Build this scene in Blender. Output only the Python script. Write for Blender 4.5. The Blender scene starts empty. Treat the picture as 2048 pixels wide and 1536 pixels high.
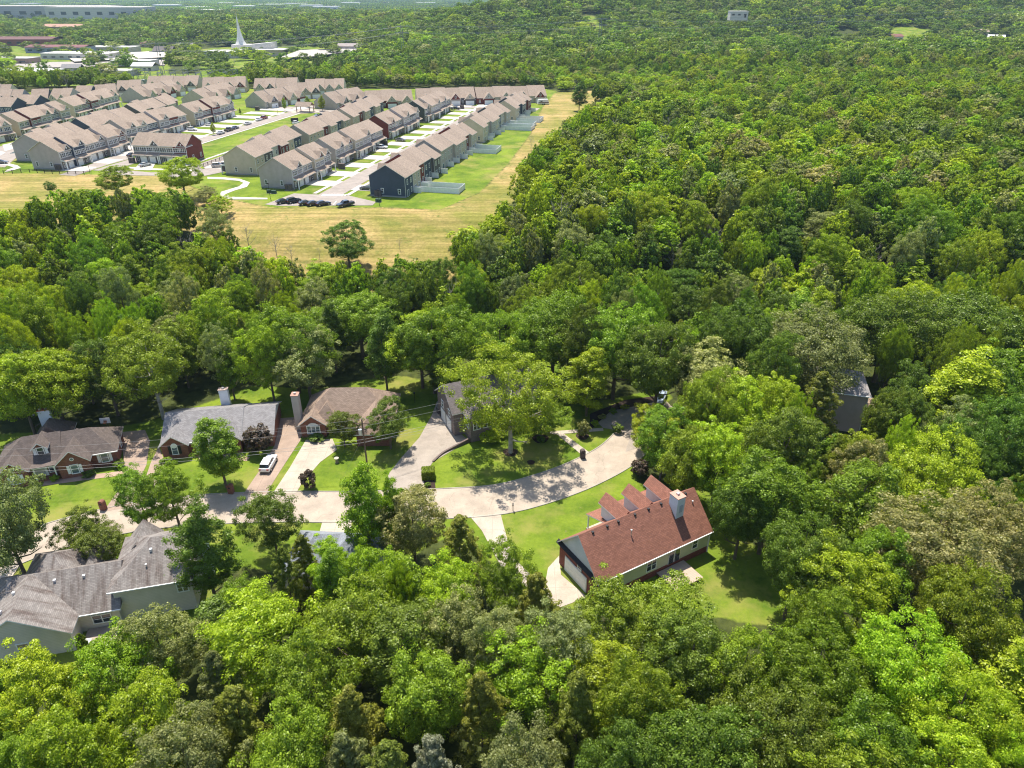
import bpy, math, random
import numpy as np
from mathutils import Vector, Matrix
R_=math.radians
S=bpy.context.scene; COL=S.collection
# ---------------- camera ----------------
F=1422.2; TH=R_(29); HC=72.0
cam=bpy.data.objects.new('camera',bpy.data.cameras.new('camera')); COL.objects.link(cam); S.camera=cam
cam.location=(0,0,HC); cam.rotation_euler=(R_(90-29),0,0)
cam.data.sensor_width=36; cam.data.lens=F/2048*36; cam.data.clip_start=1; cam.data.clip_end=30000
# ---------------- light ----------------
sun_from=Vector((-0.14,0.33,0.93)).normalized()
W=bpy.data.worlds.new('World'); S.world=W; W.use_nodes=True
nt=W.node_tree; bg=nt.nodes['Background']; sky=nt.nodes.new('ShaderNodeTexSky'); sky.sky_type='NISHITA'; sky.sun_disc=False
sky.sun_elevation=math.asin(sun_from.z); sky.sun_rotation=math.atan2(sun_from.x,sun_from.y)
nt.links.new(sky.outputs[0],bg.inputs[0]); bg.inputs[1].default_value=0.14
sl=bpy.data.lights.new('sun','SUN'); sl.energy=5.0; sl.angle=R_(.53); sl.color=(1,.935,.83)
so=bpy.data.objects.new('sun',sl); COL.objects.link(so); so.rotation_euler=sun_from.to_track_quat('Z','Y').to_euler()
S.view_settings.view_transform='Standard'; S.view_settings.look='None'; S.view_settings.exposure=0.82; S.view_settings.gamma=1
S.render.engine='CYCLES'
c=S.cycles; c.max_bounces=6; c.diffuse_bounces=3; c.glossy_bounces=2; c.transmission_bounces=3; c.volume_bounces=1; c.transparent_max_bounces=4
c.pixel_filter_type='BLACKMAN_HARRIS'; c.filter_width=1.15; c.sample_clamp_indirect=4; c.use_fast_gi=False
# ---------------- picture -> ground helpers ----------------
def ray(px,py):
    a=(px-1024)/F; b=-(py-768)/F
    return a, math.cos(TH)+b*math.sin(TH), -math.sin(TH)+b*math.cos(TH)
def at(px,py,z=0.0):
    d=ray(px,py); t=(z-HC)/d[2]; return Vector((d[0]*t,d[1]*t,z))
def proj(x,y,z):
    z=z-HC; f=y*math.cos(TH)-z*math.sin(TH); u=y*math.sin(TH)+z*math.cos(TH)
    return 1024+F*x/f, 768-F*u/f, f
def sm(a,b,t): 
    t=np.clip((t-a)/(b-a),0,1); return t*t*(3-2*t)
def H(x,y):
    x=np.asarray(x,float); y=np.asarray(y,float)
    h=14*sm(150,212,y)
    h=h-9*sm(500,640,y)*(1-sm(-120,200,x))
    h=h+22*sm(620,1500,y)*sm(-450,500,x)*(1-sm(1700,2600,y))
    h=h+14*np.exp(-((x+330)/420)**2-((y-1350)/230)**2)
    h=h+8*np.exp(-((x-250)/90)**2-((y-330)/110)**2)
    h=h+np.clip(sm(560,760,y),0,1)*(1-sm(2500,3500,y))*(2.5*np.sin(x/61+1)*np.sin(y/83))
    h=h+24*np.exp(-((y-1200-.12*x)/150)**2)*sm(-260,0,x)-11*np.exp(-((y-930)/110)**2)*sm(0,300,x)+9*np.exp(-((y-1750+.2*x)/170)**2)
    h=h-6*sm(1900,2600,y)+70*sm(5200,9500,y)
    return h
def h1(x,y): return float(H(x,y))
def ground(px,py,it=60):
    d=ray(px,py); z=14.0 if py<520 else 0.0
    for _ in range(it):
        t=(z-HC)/min(d[2],-1e-4); z+= .5*(h1(d[0]*t,d[1]*t)-z)
    t=(z-HC)/d[2]; return Vector((d[0]*t,d[1]*t,z))
# ---------------- materials ----------------
MATS={}
def newmat(name):
    m=bpy.data.materials.new(name); m.use_nodes=True; n=m.node_tree; b=n.nodes['Principled BSDF']; b.inputs['Specular IOR Level'].default_value=.3; return m,n,b
def N(n,t,**k):
    o=n.nodes.new(t)
    for a,v in k.items(): setattr(o,a,v)
    return o
def mixc(n,fac,a,b,mode='MIX'):
    x=N(n,'ShaderNodeMix',data_type='RGBA',blend_type=mode)
    for i,v in ((0,fac),(6,a),(7,b)):
        if isinstance(v,(int,float)): x.inputs[i].default_value=v
        elif isinstance(v,tuple): x.inputs[i].default_value=(*v[:3],1)
        else: n.links.new(v,x.inputs[i])
    return x.outputs[2]
def noise(n,vec,scale,detail=3,rough=.6):
    t=N(n,'ShaderNodeTexNoise'); t.inputs['Scale'].default_value=scale; t.inputs['Detail'].default_value=detail; t.inputs['Roughness'].default_value=rough
    n.links.new(vec,t.inputs['Vector']); return t.outputs[0]
def ramp(n,fac,lo,hi):
    r=N(n,'ShaderNodeMapRange'); r.inputs[1].default_value=lo; r.inputs[2].default_value=hi; n.links.new(fac,r.inputs[0]); return r.outputs[0]
def mat(kind,col,rough=.8,**k):
    key=(kind,tuple(col),rough,tuple(sorted(k.items())))
    if key in MATS: return MATS[key]
    m,n,b=newmat(kind); b.inputs['Roughness'].default_value=rough; col=tuple(col)
    dk=tuple(v*.72 for v in col); lt=tuple(min(1,v*1.22) for v in col)
    tc=N(n,'ShaderNodeTexCoord'); uv=tc.outputs['UV']; ob=tc.outputs['Object']
    if kind in('shingle','brick','siding','pavers'):
        if kind=='siding':
            w=N(n,'ShaderNodeTexWave',wave_type='BANDS',bands_direction='Y',wave_profile='SAW'); w.inputs['Scale'].default_value=.785/k.get('lap',.2)*.4; n.links.new(uv,w.inputs[0])
            base=mixc(n,ramp(n,w.outputs[1],.75,1.0),lt,dk)
            base=mixc(n,.5,base,col)
            base=mixc(n,ramp(n,noise(n,ob,.6),.35,.7),base,mixc(n,1.0,base,(.86,.88,.84),'MULTIPLY'))
            bp=N(n,'ShaderNodeBump'); bp.inputs['Strength'].default_value=.5; bp.inputs['Distance'].default_value=.02; n.links.new(w.outputs[1],bp.inputs['Height']); n.links.new(bp.outputs[0],b.inputs['Normal'])
        else:
            br=N(n,'ShaderNodeTexBrick'); n.links.new(uv,br.inputs['Vector'])
            bw,bh,mt={'shingle':(.45,.2,.014),'brick':(.23,.085,.010),'pavers':(1.6,1.6,.03)}[kind]
            for i,v in (('Scale',1),('Mortar Size',mt),('Brick Width',bw),('Row Height',bh),('Bias',0)): br.inputs[i].default_value=v
            if kind=='brick': c1,c2,mo=dk,lt,tuple(min(1,v*1.6+.06) for v in col)
            elif kind=='pavers': c1,c2,mo=tuple(v*.92 for v in col),lt,dk
            else: c1,c2,mo=tuple(v*.84 for v in col),tuple(min(1,v*1.16) for v in col),tuple(v*.55 for v in col)
            for i,v in zip(('Color1','Color2','Mortar'),(c1,c2,mo)): br.inputs[i].default_value=(*v,1)
            base=br.outputs[0]
            if kind=='shingle':
                base=mixc(n,ramp(n,noise(n,ob,1.2,6),.35,.7),base,mixc(n,1.0,base,(.82,.81,.80),'MULTIPLY'))
                if k.get('stain'):
                    mp=N(n,'ShaderNodeMapping'); mp.inputs['Scale'].default_value=(1.1,.16,1); n.links.new(uv,mp.inputs[0])
                    base=mixc(n,ramp(n,noise(n,mp.outputs[0],1.0,5),.45,.66),base,mixc(n,1.0,base,(.50,.43,.41),'MULTIPLY'))
                if k.get('col2'):
                    base=mixc(n,ramp(n,noise(n,ob,9,2),.5,.62),base,k['col2'])
                bp=N(n,'ShaderNodeBump'); bp.inputs['Strength'].default_value=.4; bp.inputs['Distance'].default_value=.03; n.links.new(br.outputs[1],bp.inputs['Height']); n.links.new(bp.outputs[0],b.inputs['Normal'])
            else:
                base=mixc(n,ramp(n,noise(n,ob,1.3,4),.35,.7),base,mixc(n,1.0,base,(.8,.8,.8),'MULTIPLY'))
    elif kind in('concrete','asphalt'):
        a=noise(n,ob,.35,6,.65); f=noise(n,ob,6,4,.7)
        base=mixc(n,ramp(n,a,.3,.7),tuple(v*.86 for v in col),lt)
        base=mixc(n,ramp(n,f,.35,.7),base,mixc(n,1.0,base,(.86,.85,.84),'MULTIPLY'))
        if k.get('crack'):
            v=N(n,'ShaderNodeTexVoronoi',feature='DISTANCE_TO_EDGE'); v.inputs['Scale'].default_value=.12
            wv=N(n,'ShaderNodeVectorMath',operation='ADD'); n.links.new(ob,wv.inputs[0])
            ns=N(n,'ShaderNodeTexNoise'); ns.inputs['Scale'].default_value=.3; n.links.new(ob,ns.inputs['Vector'])
            sc=N(n,'ShaderNodeVectorMath',operation='SCALE'); sc.inputs['Scale'].default_value=3.5; n.links.new(ns.outputs[1],sc.inputs[0]); n.links.new(sc.outputs[0],wv.inputs[1]); n.links.new(wv.outputs[0],v.inputs[0])
            base=mixc(n,ramp(n,v.outputs[0],.006,.0),base,mixc(n,1.0,base,(.80,.79,.77),'MULTIPLY'))
        base=mixc(n,ramp(n,noise(n,ob,.9,3,.5),.62,.72),base,mixc(n,1.0,base,(.88,.87,.86),'MULTIPLY'))
        if k.get('joint'):
            br=N(n,'ShaderNodeTexBrick'); n.links.new(uv,br.inputs['Vector']); br.offset=0
            for i,v in (('Scale',1),('Mortar Size',.03),('Brick Width',3.0),('Row Height',3.0)): br.inputs[i].default_value=v
            base=mixc(n,br.outputs[1],base,dk)
    elif kind=='glass':
        b.inputs['Roughness'].default_value=.06; b.inputs['Specular IOR Level'].default_value=.8
        base=mixc(n,ramp(n,noise(n,ob,1.4,1),.4,.6),col,lt)
    elif kind=='bark':
        base=mixc(n,ramp(n,noise(n,ob,3,4),.3,.7),dk,lt)
    else:
        base=mixc(n,ramp(n,noise(n,ob,k.get('ns',1.5),4),.3,.7),tuple(v*.93 for v in col),tuple(min(1,v*1.07) for v in col))
        if kind=='metal': b.inputs['Metallic'].default_value=.6
        if kind=='car_paint': b.inputs['Roughness'].default_value=.25; b.inputs['Coat Weight'].default_value=.7; b.inputs['Specular IOR Level'].default_value=.5
    n.links.new(base,b.inputs['Base Color']); MATS[key]=m; return m
def leafmat(name,col,tip,var=.5,trans=.42):
    m=bpy.data.materials.new(name); m.use_nodes=True; n=m.node_tree
    for o in list(n.nodes):
        if o.type=='BSDF_PRINCIPLED': n.nodes.remove(o)
    out=[o for o in n.nodes if o.type=='OUTPUT_MATERIAL'][0]
    at_=N(n,'ShaderNodeAttribute',attribute_name='tint'); oi=N(n,'ShaderNodeObjectInfo')
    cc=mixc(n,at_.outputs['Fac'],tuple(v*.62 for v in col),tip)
    hs=N(n,'ShaderNodeHueSaturation'); n.links.new(cc,hs.inputs['Color'])
    r=N(n,'ShaderNodeMapRange'); r.inputs[3].default_value=.5-.022*var*2; r.inputs[4].default_value=.5+.02*var*2; n.links.new(oi.outputs['Random'],r.inputs[0]); n.links.new(r.outputs[0],hs.inputs['Hue'])
    mm=N(n,'ShaderNodeMath',operation='MULTIPLY'); mm.inputs[1].default_value=7.13; n.links.new(oi.outputs['Random'],mm.inputs[0])
    fr=N(n,'ShaderNodeMath',operation='FRACT'); n.links.new(mm.outputs[0],fr.inputs[0])
    r2=N(n,'ShaderNodeMapRange'); r2.inputs[3].default_value=1-.32*var; r2.inputs[4].default_value=1+.38*var; n.links.new(fr.outputs[0],r2.inputs[0]); n.links.new(r2.outputs[0],hs.inputs['Value'])
    d=N(n,'ShaderNodeBsdfDiffuse'); t=N(n,'ShaderNodeBsdfTranslucent'); g=N(n,'ShaderNodeBsdfGlossy'); g.inputs['Roughness'].default_value=.42
    g.inputs['Color'].default_value=(.9,.95,.85,1)
    n.links.new(hs.outputs[0],d.inputs[0])
    tcol=mixc(n,1.0,hs.outputs[0],(1.08,1.2,.35),'MULTIPLY'); n.links.new(tcol,t.inputs[0])
    mx=N(n,'ShaderNodeMixShader'); mx.inputs[0].default_value=trans; n.links.new(d.outputs[0],mx.inputs[1]); n.links.new(t.outputs[0],mx.inputs[2])
    m2=N(n,'ShaderNodeMixShader'); m2.inputs[0].default_value=.018; n.links.new(mx.outputs[0],m2.inputs[1]); n.links.new(g.outputs[0],m2.inputs[2])
    n.links.new(m2.outputs[0],out.inputs[0]); return m
LEAF={'lime':leafmat('lime_leaves',(.17,.26,.013),(.37,.48,.03)),
 'bright':leafmat('bright_leaves',(.21,.315,.012),(.46,.58,.028)),
 'mid':leafmat('green_leaves',(.13,.215,.012),(.32,.435,.03)),
 'dark':leafmat('dark_leaves',(.08,.135,.014),(.215,.305,.035)),
 'grey':leafmat('grey_green_leaves',(.175,.215,.055),(.37,.40,.14)),
 'olive':leafmat('olive_needles',(.145,.18,.022),(.31,.34,.05)),
 'pale':leafmat('cream_tipped_leaves',(.16,.21,.03),(.55,.50,.20)),
 'silver':leafmat('silver_needles',(.22,.235,.13),(.44,.45,.30)),
 'plum':leafmat('plum_leaves',(.07,.06,.04),(.19,.13,.10),.3)}
CW={'lime':'lime green','bright':'bright yellow-green','mid':'mid green','dark':'dark green','grey':'grey-green','olive':'olive brown','pale':'cream-tipped pale green','silver':'silvery','plum':'plum brown'}
BARK=mat('bark',(.13,.10,.075)); BARKL=mat('bark',(.36,.33,.28))
# ---------------- object helpers ----------------
def prop(o,label=None,cat=None,group=None,kind=None):
    if label: o['label']=label
    if cat: o['category']=cat
    if group: o['group']=group
    if kind: o['kind']=kind
    return o
def link(o,parent=None):
    COL.objects.link(o)
    if parent is not None: o.parent=parent
    return o
def thing(name,loc,rz,label,cat,group=None):
    o=bpy.data.objects.new(name,None); o.location=loc; o.rotation_euler=(0,0,rz); o.empty_display_size=.5
    return prop(link(o),label,cat,group)
def put(me,name,parent,loc=(0,0,0),rz=0,sc=None):
    o=bpy.data.objects.new(name,me); o.location=loc; o.rotation_euler=(0,0,rz)
    if sc: o.scale=sc
    return link(o,parent)
class MB:
    def __init__(s): s.v=[];s.f=[];s.mi=[];s.m=[]
    def k(s,m):
        if m not in s.m: s.m.append(m)
        return s.m.index(m)
    def poly(s,pts,m):
        i=len(s.v); s.v+=[tuple(p) for p in pts]; s.f.append(tuple(range(i,i+len(pts)))); s.mi.append(s.k(m)); return s
    def hull(s,bot,top,m,mt=None,bottom=True):
        n=len(bot)
        for i in range(n): s.poly([bot[i],bot[(i+1)%n],top[(i+1)%n],top[i]],m)
        s.poly(top,mt or m)
        if bottom: s.poly(bot[::-1],m)
        return s
    def box(s,x0,x1,y0,y1,z0,z1,m,mt=None):
        b=[(x0,y0,z0),(x1,y0,z0),(x1,y1,z0),(x0,y1,z0)]; return s.hull(b,[(p[0],p[1],z1) for p in b],m,mt)
    def tube(s,p,q,r0,r1,m,n=6,cap=True):
        p=Vector(p);q=Vector(q);d=(q-p).normalized(); a=d.orthogonal().normalized(); b=d.cross(a)
        A=[p+(a*math.cos(t)+b*math.sin(t))*r0 for t in [2*math.pi*i/n for i in range(n)]]
        B=[q+(a*math.cos(t)+b*math.sin(t))*r1 for t in [2*math.pi*i/n for i in range(n)]]
        for i in range(n): s.poly([A[i],A[(i+1)%n],B[(i+1)%n],B[i]],m)
        if cap: s.poly(B,m); s.poly(A[::-1],m)
        return s
    def mesh(s,name,smooth=False):
        me=bpy.data.meshes.new(name); me.from_pydata(s.v,[],s.f); me.update()
        for m in s.m: me.materials.append(m)
        me.polygons.foreach_set('material_index',s.mi)
        uvl=me.uv_layers.new(name='UVMap'); uv=[]
        for p in me.polygons:
            nn=p.normal; u=Vector((0,0,1)).cross(nn)
            u=Vector((1,0,0)) if u.length<.05 else u.normalized()
            w=nn.cross(u)
            for vi in p.vertices:
                co=me.vertices[vi].co; uv+=[co.dot(u),co.dot(w)]
        uvl.data.foreach_set('uv',uv)
        if smooth: me.shade_smooth() if hasattr(me,'shade_smooth') else None
        return me
    def build(s,name,parent=None,loc=(0,0,0),rz=0): return put(s.mesh(name),name,parent,loc,rz)
def roof(mb,x0,x1,y0,y1,ze,zr,m,axis='x',hip0=0,hip1=0,t=.16,trim=None,ry=None):
    """gable / hip roof slab over the eave rectangle; ridge along axis"""
    trim=trim or m
    if axis=='x':
        yr=(y0+y1)/2 if ry is None else ry
        A,B,C,D=(x0,y0,ze),(x1,y0,ze),(x1,y1,ze),(x0,y1,ze); r0=(x0+hip0,yr,zr); r1=(x1-hip1,yr,zr)
    else:
        xr=(x0+x1)/2 if ry is None else ry
        A,B,C,D=(x1,y0,ze),(x1,y1,ze),(x0,y1,ze),(x0,y0,ze); r0=(xr,y0+hip0,zr); r1=(xr,y1-hip1,zr)
    lo=lambda p:(p[0],p[1],p[2]-t)
    for f in ([A,B,r1,r0],[C,D,r0,r1]): mb.poly(f,m); mb.poly([lo(p) for p in f][::-1],trim)
    per=[A,B]
    if hip1>0: mb.poly([B,C,r1],m); mb.poly([lo(C),lo(B),lo(r1)],trim)
    else: per+=[r1]
    per+=[C,D]
    if hip0>0: mb.poly([D,A,r0],m); mb.poly([lo(A),lo(D),lo(r0)],trim)
    else: per+=[r0]
    n=len(per)
    for i in range(n): a,b=per[i],per[(i+1)%n]; mb.poly([lo(a),lo(b),b,a],trim)
def walls(mb,x0,x1,y0,y1,z0,ze,zr,m,axis='x',hip0=0,hip1=0,ov=.4,t=.16,mg=None,ry=None):
    """walls inset from the eave rectangle, gable ends reach the underside of the roof"""
    mg=mg or m
    if axis=='x': half=((y1-y0)/2); sl=(zr-ze)/half; 
    else: half=((x1-x0)/2); sl=(zr-ze)/half
    zt=ze+sl*ov-t-.02; zp=zr-t-.03
    a0,a1,b0,b1=x0+ov,x1-ov,y0+ov,y1-ov
    mb.poly([(a0,b0,z0),(a1,b0,z0),(a1,b0,zt),(a0,b0,zt)],m)
    mb.poly([(a1,b0,z0),(a1,b1,z0),(a1,b1,zt),(a1,b0,zt)],m)
    mb.poly([(a1,b1,z0),(a0,b1,z0),(a0,b1,zt),(a1,b1,zt)],m)
    mb.poly([(a0,b1,z0),(a0,b0,z0),(a0,b0,zt),(a0,b1,zt)],m)
    if axis=='x':
        yr=(y0+y1)/2
        if hip0<=0: mb.poly([(a0,b1,zt),(a0,b0,zt),(a0,yr,zp)],mg)
        if hip1<=0: mb.poly([(a1,b0,zt),(a1,b1,zt),(a1,yr,zp)],mg)
    else:
        xr=(x0+x1)/2
        if hip0<=0: mb.poly([(a0,b0,zt),(a1,b0,zt),(xr,b0,zp)],mg)
        if hip1<=0: mb.poly([(a1,b1,zt),(a0,b1,zt),(xr,b1,zp)],mg)
WHITE=mat('trim',(.78,.78,.75),.6); OFFW=mat('trim',(.6,.6,.57),.6); GLASS=mat('glass',(.03,.04,.05)); GLASSL=mat('glass',(.10,.13,.15))
BLACK=mat('metal_dark',(.02,.02,.022),.5)
CACHE={}
def win_mesh(w,h,n=1,fm=None,split=True,gl=None):
    """window facing -y, bottom centre at the origin: frame only or frame and panes"""
    fm=fm or WHITE; gl=gl or GLASS; k=('win',round(w,2),round(h,2),n,fm.name,split,gl.name)
    if k in CACHE: return CACHE[k]
    mb=MB(); pw=w/n
    mb.box(-w/2-.1,w/2+.1,-.09,.0,-.12,0,fm); mb.box(-w/2-.1,w/2+.1,-.09,.0,h,h+.12,fm)
    for i in range(n+1):
        x=-w/2+pw*i; mb.box(x-.06,x+.06,-.08,.0,0,h,fm)
    for i in range(n): mb.box(-w/2+pw*i+.06,-w/2+pw*(i+1)-.06,-.065,0,h*.5-.03,h*.5+.03,fm)
    if not split:
        for i in range(n):
            for a,b in ((0,h*.5-.03),(h*.5+.03,h)): mb.poly([(-w/2+pw*i+.06,-.03,a),(-w/2+pw*(i+1)-.06,-.03,a),(-w/2+pw*(i+1)-.06,-.03,b),(-w/2+pw*i+.06,-.03,b)],gl)
    pane=MB()
    for i in range(n): pane.poly([(-w/2+pw*i+.05,-.03,0),(-w/2+pw*(i+1)-.05,-.03,0),(-w/2+pw*(i+1)-.05,-.03,h),(-w/2+pw*i+.05,-.03,h)],gl)
    CACHE[k]=(mb.mesh('window'),pane.mesh('pane')); return CACHE[k]
def window(par,x,y,z,rz,w,h,n=1,shut=None,fm=None,gl=None,arch=False):
    a,b=win_mesh(w,h,n,fm,True,gl); o=put(a,'window',par,(x,y,z),rz); put(b,'pane',o)
    if shut:
        for s in (-1,1):
            k=('shut',w,h,shut.name)
            if k not in CACHE:
                q=MB(); q.box(-.22,.22,-.05,0,0,h,shut); 
                for j in range(6): q.box(-.17,.17,-.065,-.05,h*(j+.15)/6,h*(j+.75)/6,shut)
                CACHE[k]=q.mesh('shutter')
            put(CACHE[k],'shutter',par,(x+s*(w/2+.36)*math.cos(rz),y+s*(w/2+.36)*math.sin(rz),z),rz)
    return o
def garage_mesh(w,h=2.3,m=None):
    m=m or WHITE; k=('gar',w,h,m.name)
    if k in CACHE: return CACHE[k]
    q=MB(); q.box(-w/2-.12,w/2+.12,-.06,0,0,h+.12,OFFW)
    for j in range(4): q.box(-w/2,w/2,-.1,-.06,h*j/4+.02,h*(j+1)/4-.02,m)
    CACHE[k]=q.mesh('garage_door'); return CACHE[k]
def sheet(name,pts,m,z=.03,label=None,cat=None,pix=True,h=None,kind='structure'):
    P=[]
    for p in pts:
        v=at(p[0],p[1],0 if h is None else h) if pix else Vector((p[0],p[1],0 if h is None else h)); P.append((v.x,v.y,v.z+z))
    from mathutils.geometry import tessellate_polygon
    tr=tessellate_polygon([[Vector(p) for p in P]])
    me=bpy.data.meshes.new(name); 
    fs=[]
    for t in tr:
        a,b,c_=[Vector(P[i]) for i in t]
        fs.append(t if (b-a).cross(c_-a).z>0 else (t[0],t[2],t[1]))
    me.from_pydata(P,[],fs); me.materials.append(m); uv=me.uv_layers.new(name='UVMap')
    for l in me.loops: uv.data[l.index].uv=me.vertices[l.vertex_index].co.xy
    o=put(me,name,None)
    return prop(o,label,cat,kind=kind)
def smoothline(pts,k=6,closed=False):
    pts=[Vector(p) for p in pts]; out=[]
    n=len(pts)
    for i in range(n-1):
        p0=pts[max(i-1,0)];p1=pts[i];p2=pts[i+1];p3=pts[min(i+2,n-1)]
        for j in range(k):
            t=j/k; out.append(.5*((2*p1)+(p2-p0)*t+(2*p0-5*p1+4*p2-p3)*t*t+(3*p1-p0-3*p2+p3)*t**3))
    out.append(pts[-1]); return out
def ribbon(name,cl,w,m,z=.03,kerb=None,label=None):
    """flat strip along a centre line (world), optional raised kerbs"""
    L=[];Rr=[]
    n=len(cl)
    for i,p in enumerate(cl):
        d=(cl[min(i+1,n-1)]-cl[max(i-1,0)]).normalized(); q=Vector((-d.y,d.x,0))
        L.append(p+q*w/2);Rr.append(p-q*w/2)
    me=bpy.data.meshes.new(name); vs=[(p.x,p.y,p.z+z) for a,b in zip(L,Rr) for p in (a,b)]
    me.from_pydata(vs,[],[(2*i+1,2*i+3,2*i+2,2*i) for i in range(n-1)]); me.materials.append(m); uv=me.uv_layers.new(name='UVMap')
    for l in me.loops: uv.data[l.index].uv=me.vertices[l.vertex_index].co.xy
    o=prop(put(me,name,None),kind='structure')
    return o,L,Rr
def kerb(line,m,name='kerb',w=.16,h=.11,gaps=()):
    mb=MB(); n=len(line)
    for i in range(n-1):
        if any(a<=i<b for a,b in gaps): continue
        a,b=line[i],line[i+1]; d=(b-a).normalized(); q=Vector((-d.y,d.x,0))*w/2
        bt=[a-q,b-q,b+q,a+q]; mb.hull([(p.x,p.y,p.z-.05) for p in bt],[(p.x,p.y,p.z+h) for p in bt],m,bottom=False)
    return prop(mb.build(name),kind='structure')
# ---------------- regions of the ground ----------------
def poly_world(px,z=0): return np.array([at(a,b,z)[:2] for a,b in px])
def sdist(x,y,poly):
    """signed distance (positive inside)"""
    x=np.asarray(x,float);y=np.asarray(y,float); ins=np.zeros(x.shape,bool); dm=np.full(x.shape,1e9)
    n=len(poly)
    for i in range(n):
        x1,y1=poly[i];x2,y2=poly[(i+1)%n]
        c_=((y1>y)!=(y2>y))&(x<(x2-x1)*(y-y1)/((y2-y1) if y2!=y1 else 1e-9)+x1); ins^=c_
        dx,dy=x2-x1,y2-y1; t=np.clip(((x-x1)*dx+(y-y1)*dy)/(dx*dx+dy*dy+1e-9),0,1)
        dm=np.minimum(dm,np.hypot(x-x1-t*dx,y-y1-t*dy))
    return np.where(ins,dm,-dm)
YARD=poly_world([(-60,870),(150,862),(260,850),(330,835),(430,800),(500,772),(580,775),(650,780),(720,760),(800,752),(880,765),(900,790),(960,735),(1080,700),(1140,735),(1150,800),(1215,800),(1330,775),(1345,800),(1300,830),(1290,870),(1290,905),(1265,960),(1330,985),(1430,965),(1470,1060),(1560,1130),(1590,1200),(1570,1260),(1440,1235),(1350,1230),(1180,1230),(1090,1205),(1010,1140),(960,1105),(900,1075),(860,1085),(800,1140),(590,1150),(470,1130),(430,1180),(400,1260),(250,1320),(-60,1400)])
LAWN=YARD
def V2(l): return np.array([(p[0],p[1]) for p in l])
FIELDP=V2([ground(a,b) for a,b in [(-40,345),(330,352),(440,395),(540,415),(760,415),(880,420),(960,385),(1015,330),(1060,270),(1085,215),(1110,185),(1235,176),(1180,210),(1120,262),(1060,320),(1030,400),(975,470),(925,500),(905,560),(800,585),(640,585),(540,560),(450,520),(400,470),(300,440),(140,440),(60,460),(-40,480)]])
SUBP=V2([ground(a,b) for a,b in [(-60,350),(330,352),(440,395),(540,415),(760,415),(880,420),(960,385),(1015,330),(1060,270),(1085,215),(1115,182),(1000,170),(700,172),(400,172),(200,180),(-60,190)]])
CLEARS=[V2([ground(a,b) for a,b in q]) for q in (
 [(-60,169),(150,172),(330,166),(345,128),(340,99),(250,92),(-60,86)],          # shops and their car parks
 [(400,152),(560,150),(640,128),(745,117),(740,94),(560,90),(400,96)],          # church grounds
 [(265,178),(425,178),(425,150),(290,147)],                                     # substation
 [(90,74),(165,74),(160,60),(95,60)],
 [(10,52),(240,52),(240,36),(10,36)],
 [(1450,95),(1485,95),(1475,48),(1455,48)],
 [(1750,104),(1860,88),(1860,66),(1780,76)],[(1950,98),(2030,96),(2010,72),(1940,76)],[(1680,80),(1725,80),(1725,66),(1690,66)],[(1160,76),(1200,76),(1200,62),(1160,62)])]
CKEEP=[.20,.22,.0,.1,.05,.05,.05,.05,.05,.1]
# ---------------- ground sheet ----------------
def axis(parts):
    o=[]
    for a,b,st in parts: o+=list(np.arange(a,b,st))
    return np.array(o+[parts[-1][1]])
gx=axis([(-12000,-3000,600),(-3000,-900,100),(-900,-340,20),(-340,150,2),(150,900,20),(900,3000,100),(3000,12000,600)])
gy=axis([(-300,28,20),(28,480,2),(480,900,10),(900,3000,50),(3000,14000,400)])
X,Y=np.meshgrid(gx,gy); Z=H(X,Y)
me=bpy.data.meshes.new('ground'); nv=X.size; me.vertices.add(nv); me.vertices.foreach_set('co',np.stack([X,Y,Z],-1).ravel())
ny,nx=X.shape; ii=np.arange(nv).reshape(ny,nx); q=np.stack([ii[:-1,:-1],ii[:-1,1:],ii[1:,1:],ii[1:,:-1]],-1).reshape(-1,4)
me.loops.add(q.size); me.polygons.add(len(q)); me.loops.foreach_set('vertex_index',q.ravel()); me.polygons.foreach_set('loop_start',np.arange(len(q))*4); me.polygons.foreach_set('loop_total',np.full(len(q),4)); me.update(); me.validate()
def attr(me,name,arr):
    a=me.attributes.new(name,'FLOAT','POINT'); a.data.foreach_set('value',np.asarray(arr,float).ravel())
near=(np.abs(X+95)<260)&(Y<520)&(Y>20)
def field(poly,w=1.5):
    o=np.zeros(X.shape); o[near]=np.clip(sdist(X[near],Y[near],poly)/w*.5+.5,0,1); return o
lawn=field(LAWN); sub=field(SUBP,3); dry=field(FIELDP,3)
for cp in CLEARS: 
    mk=(Y>480)&(Y<3000)&(np.abs(X)<1500); t=np.zeros(X.shape); t[mk]=np.clip(sdist(X[mk],Y[mk],cp)/20+.5,0,1); sub=np.maximum(sub,t)
attr(me,'lawn',np.maximum(lawn,sub)); attr(me,'dry',dry)
gm,n,b=newmat('ground'); b.inputs['Roughness'].default_value=.95; b.inputs['Specular IOR Level'].default_value=.1
tc=N(n,'ShaderNodeTexCoord'); ob=tc.outputs['Object']
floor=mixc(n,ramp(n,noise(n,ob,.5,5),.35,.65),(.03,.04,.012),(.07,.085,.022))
g1=mixc(n,ramp(n,noise(n,ob,.12,4),.35,.65),(.10,.165,.016),(.22,.285,.03))
g1=mixc(n,ramp(n,noise(n,ob,1.7,5,.7),.3,.72),mixc(n,1.0,g1,(.70,.74,.7),'MULTIPLY'),g1)
g1=mixc(n,ramp(n,noise(n,ob,.075,5,.65),.5,.68),g1,(.25,.235,.065))
g1=mixc(n,ramp(n,noise(n,ob,.33,6,.7),.56,.66),g1,mixc(n,1.0,g1,(.72,.78,.7),'MULTIPLY'))
g1=mixc(n,ramp(n,noise(n,ob,.9,4,.6),.66,.74),g1,(.20,.17,.09))
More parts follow.
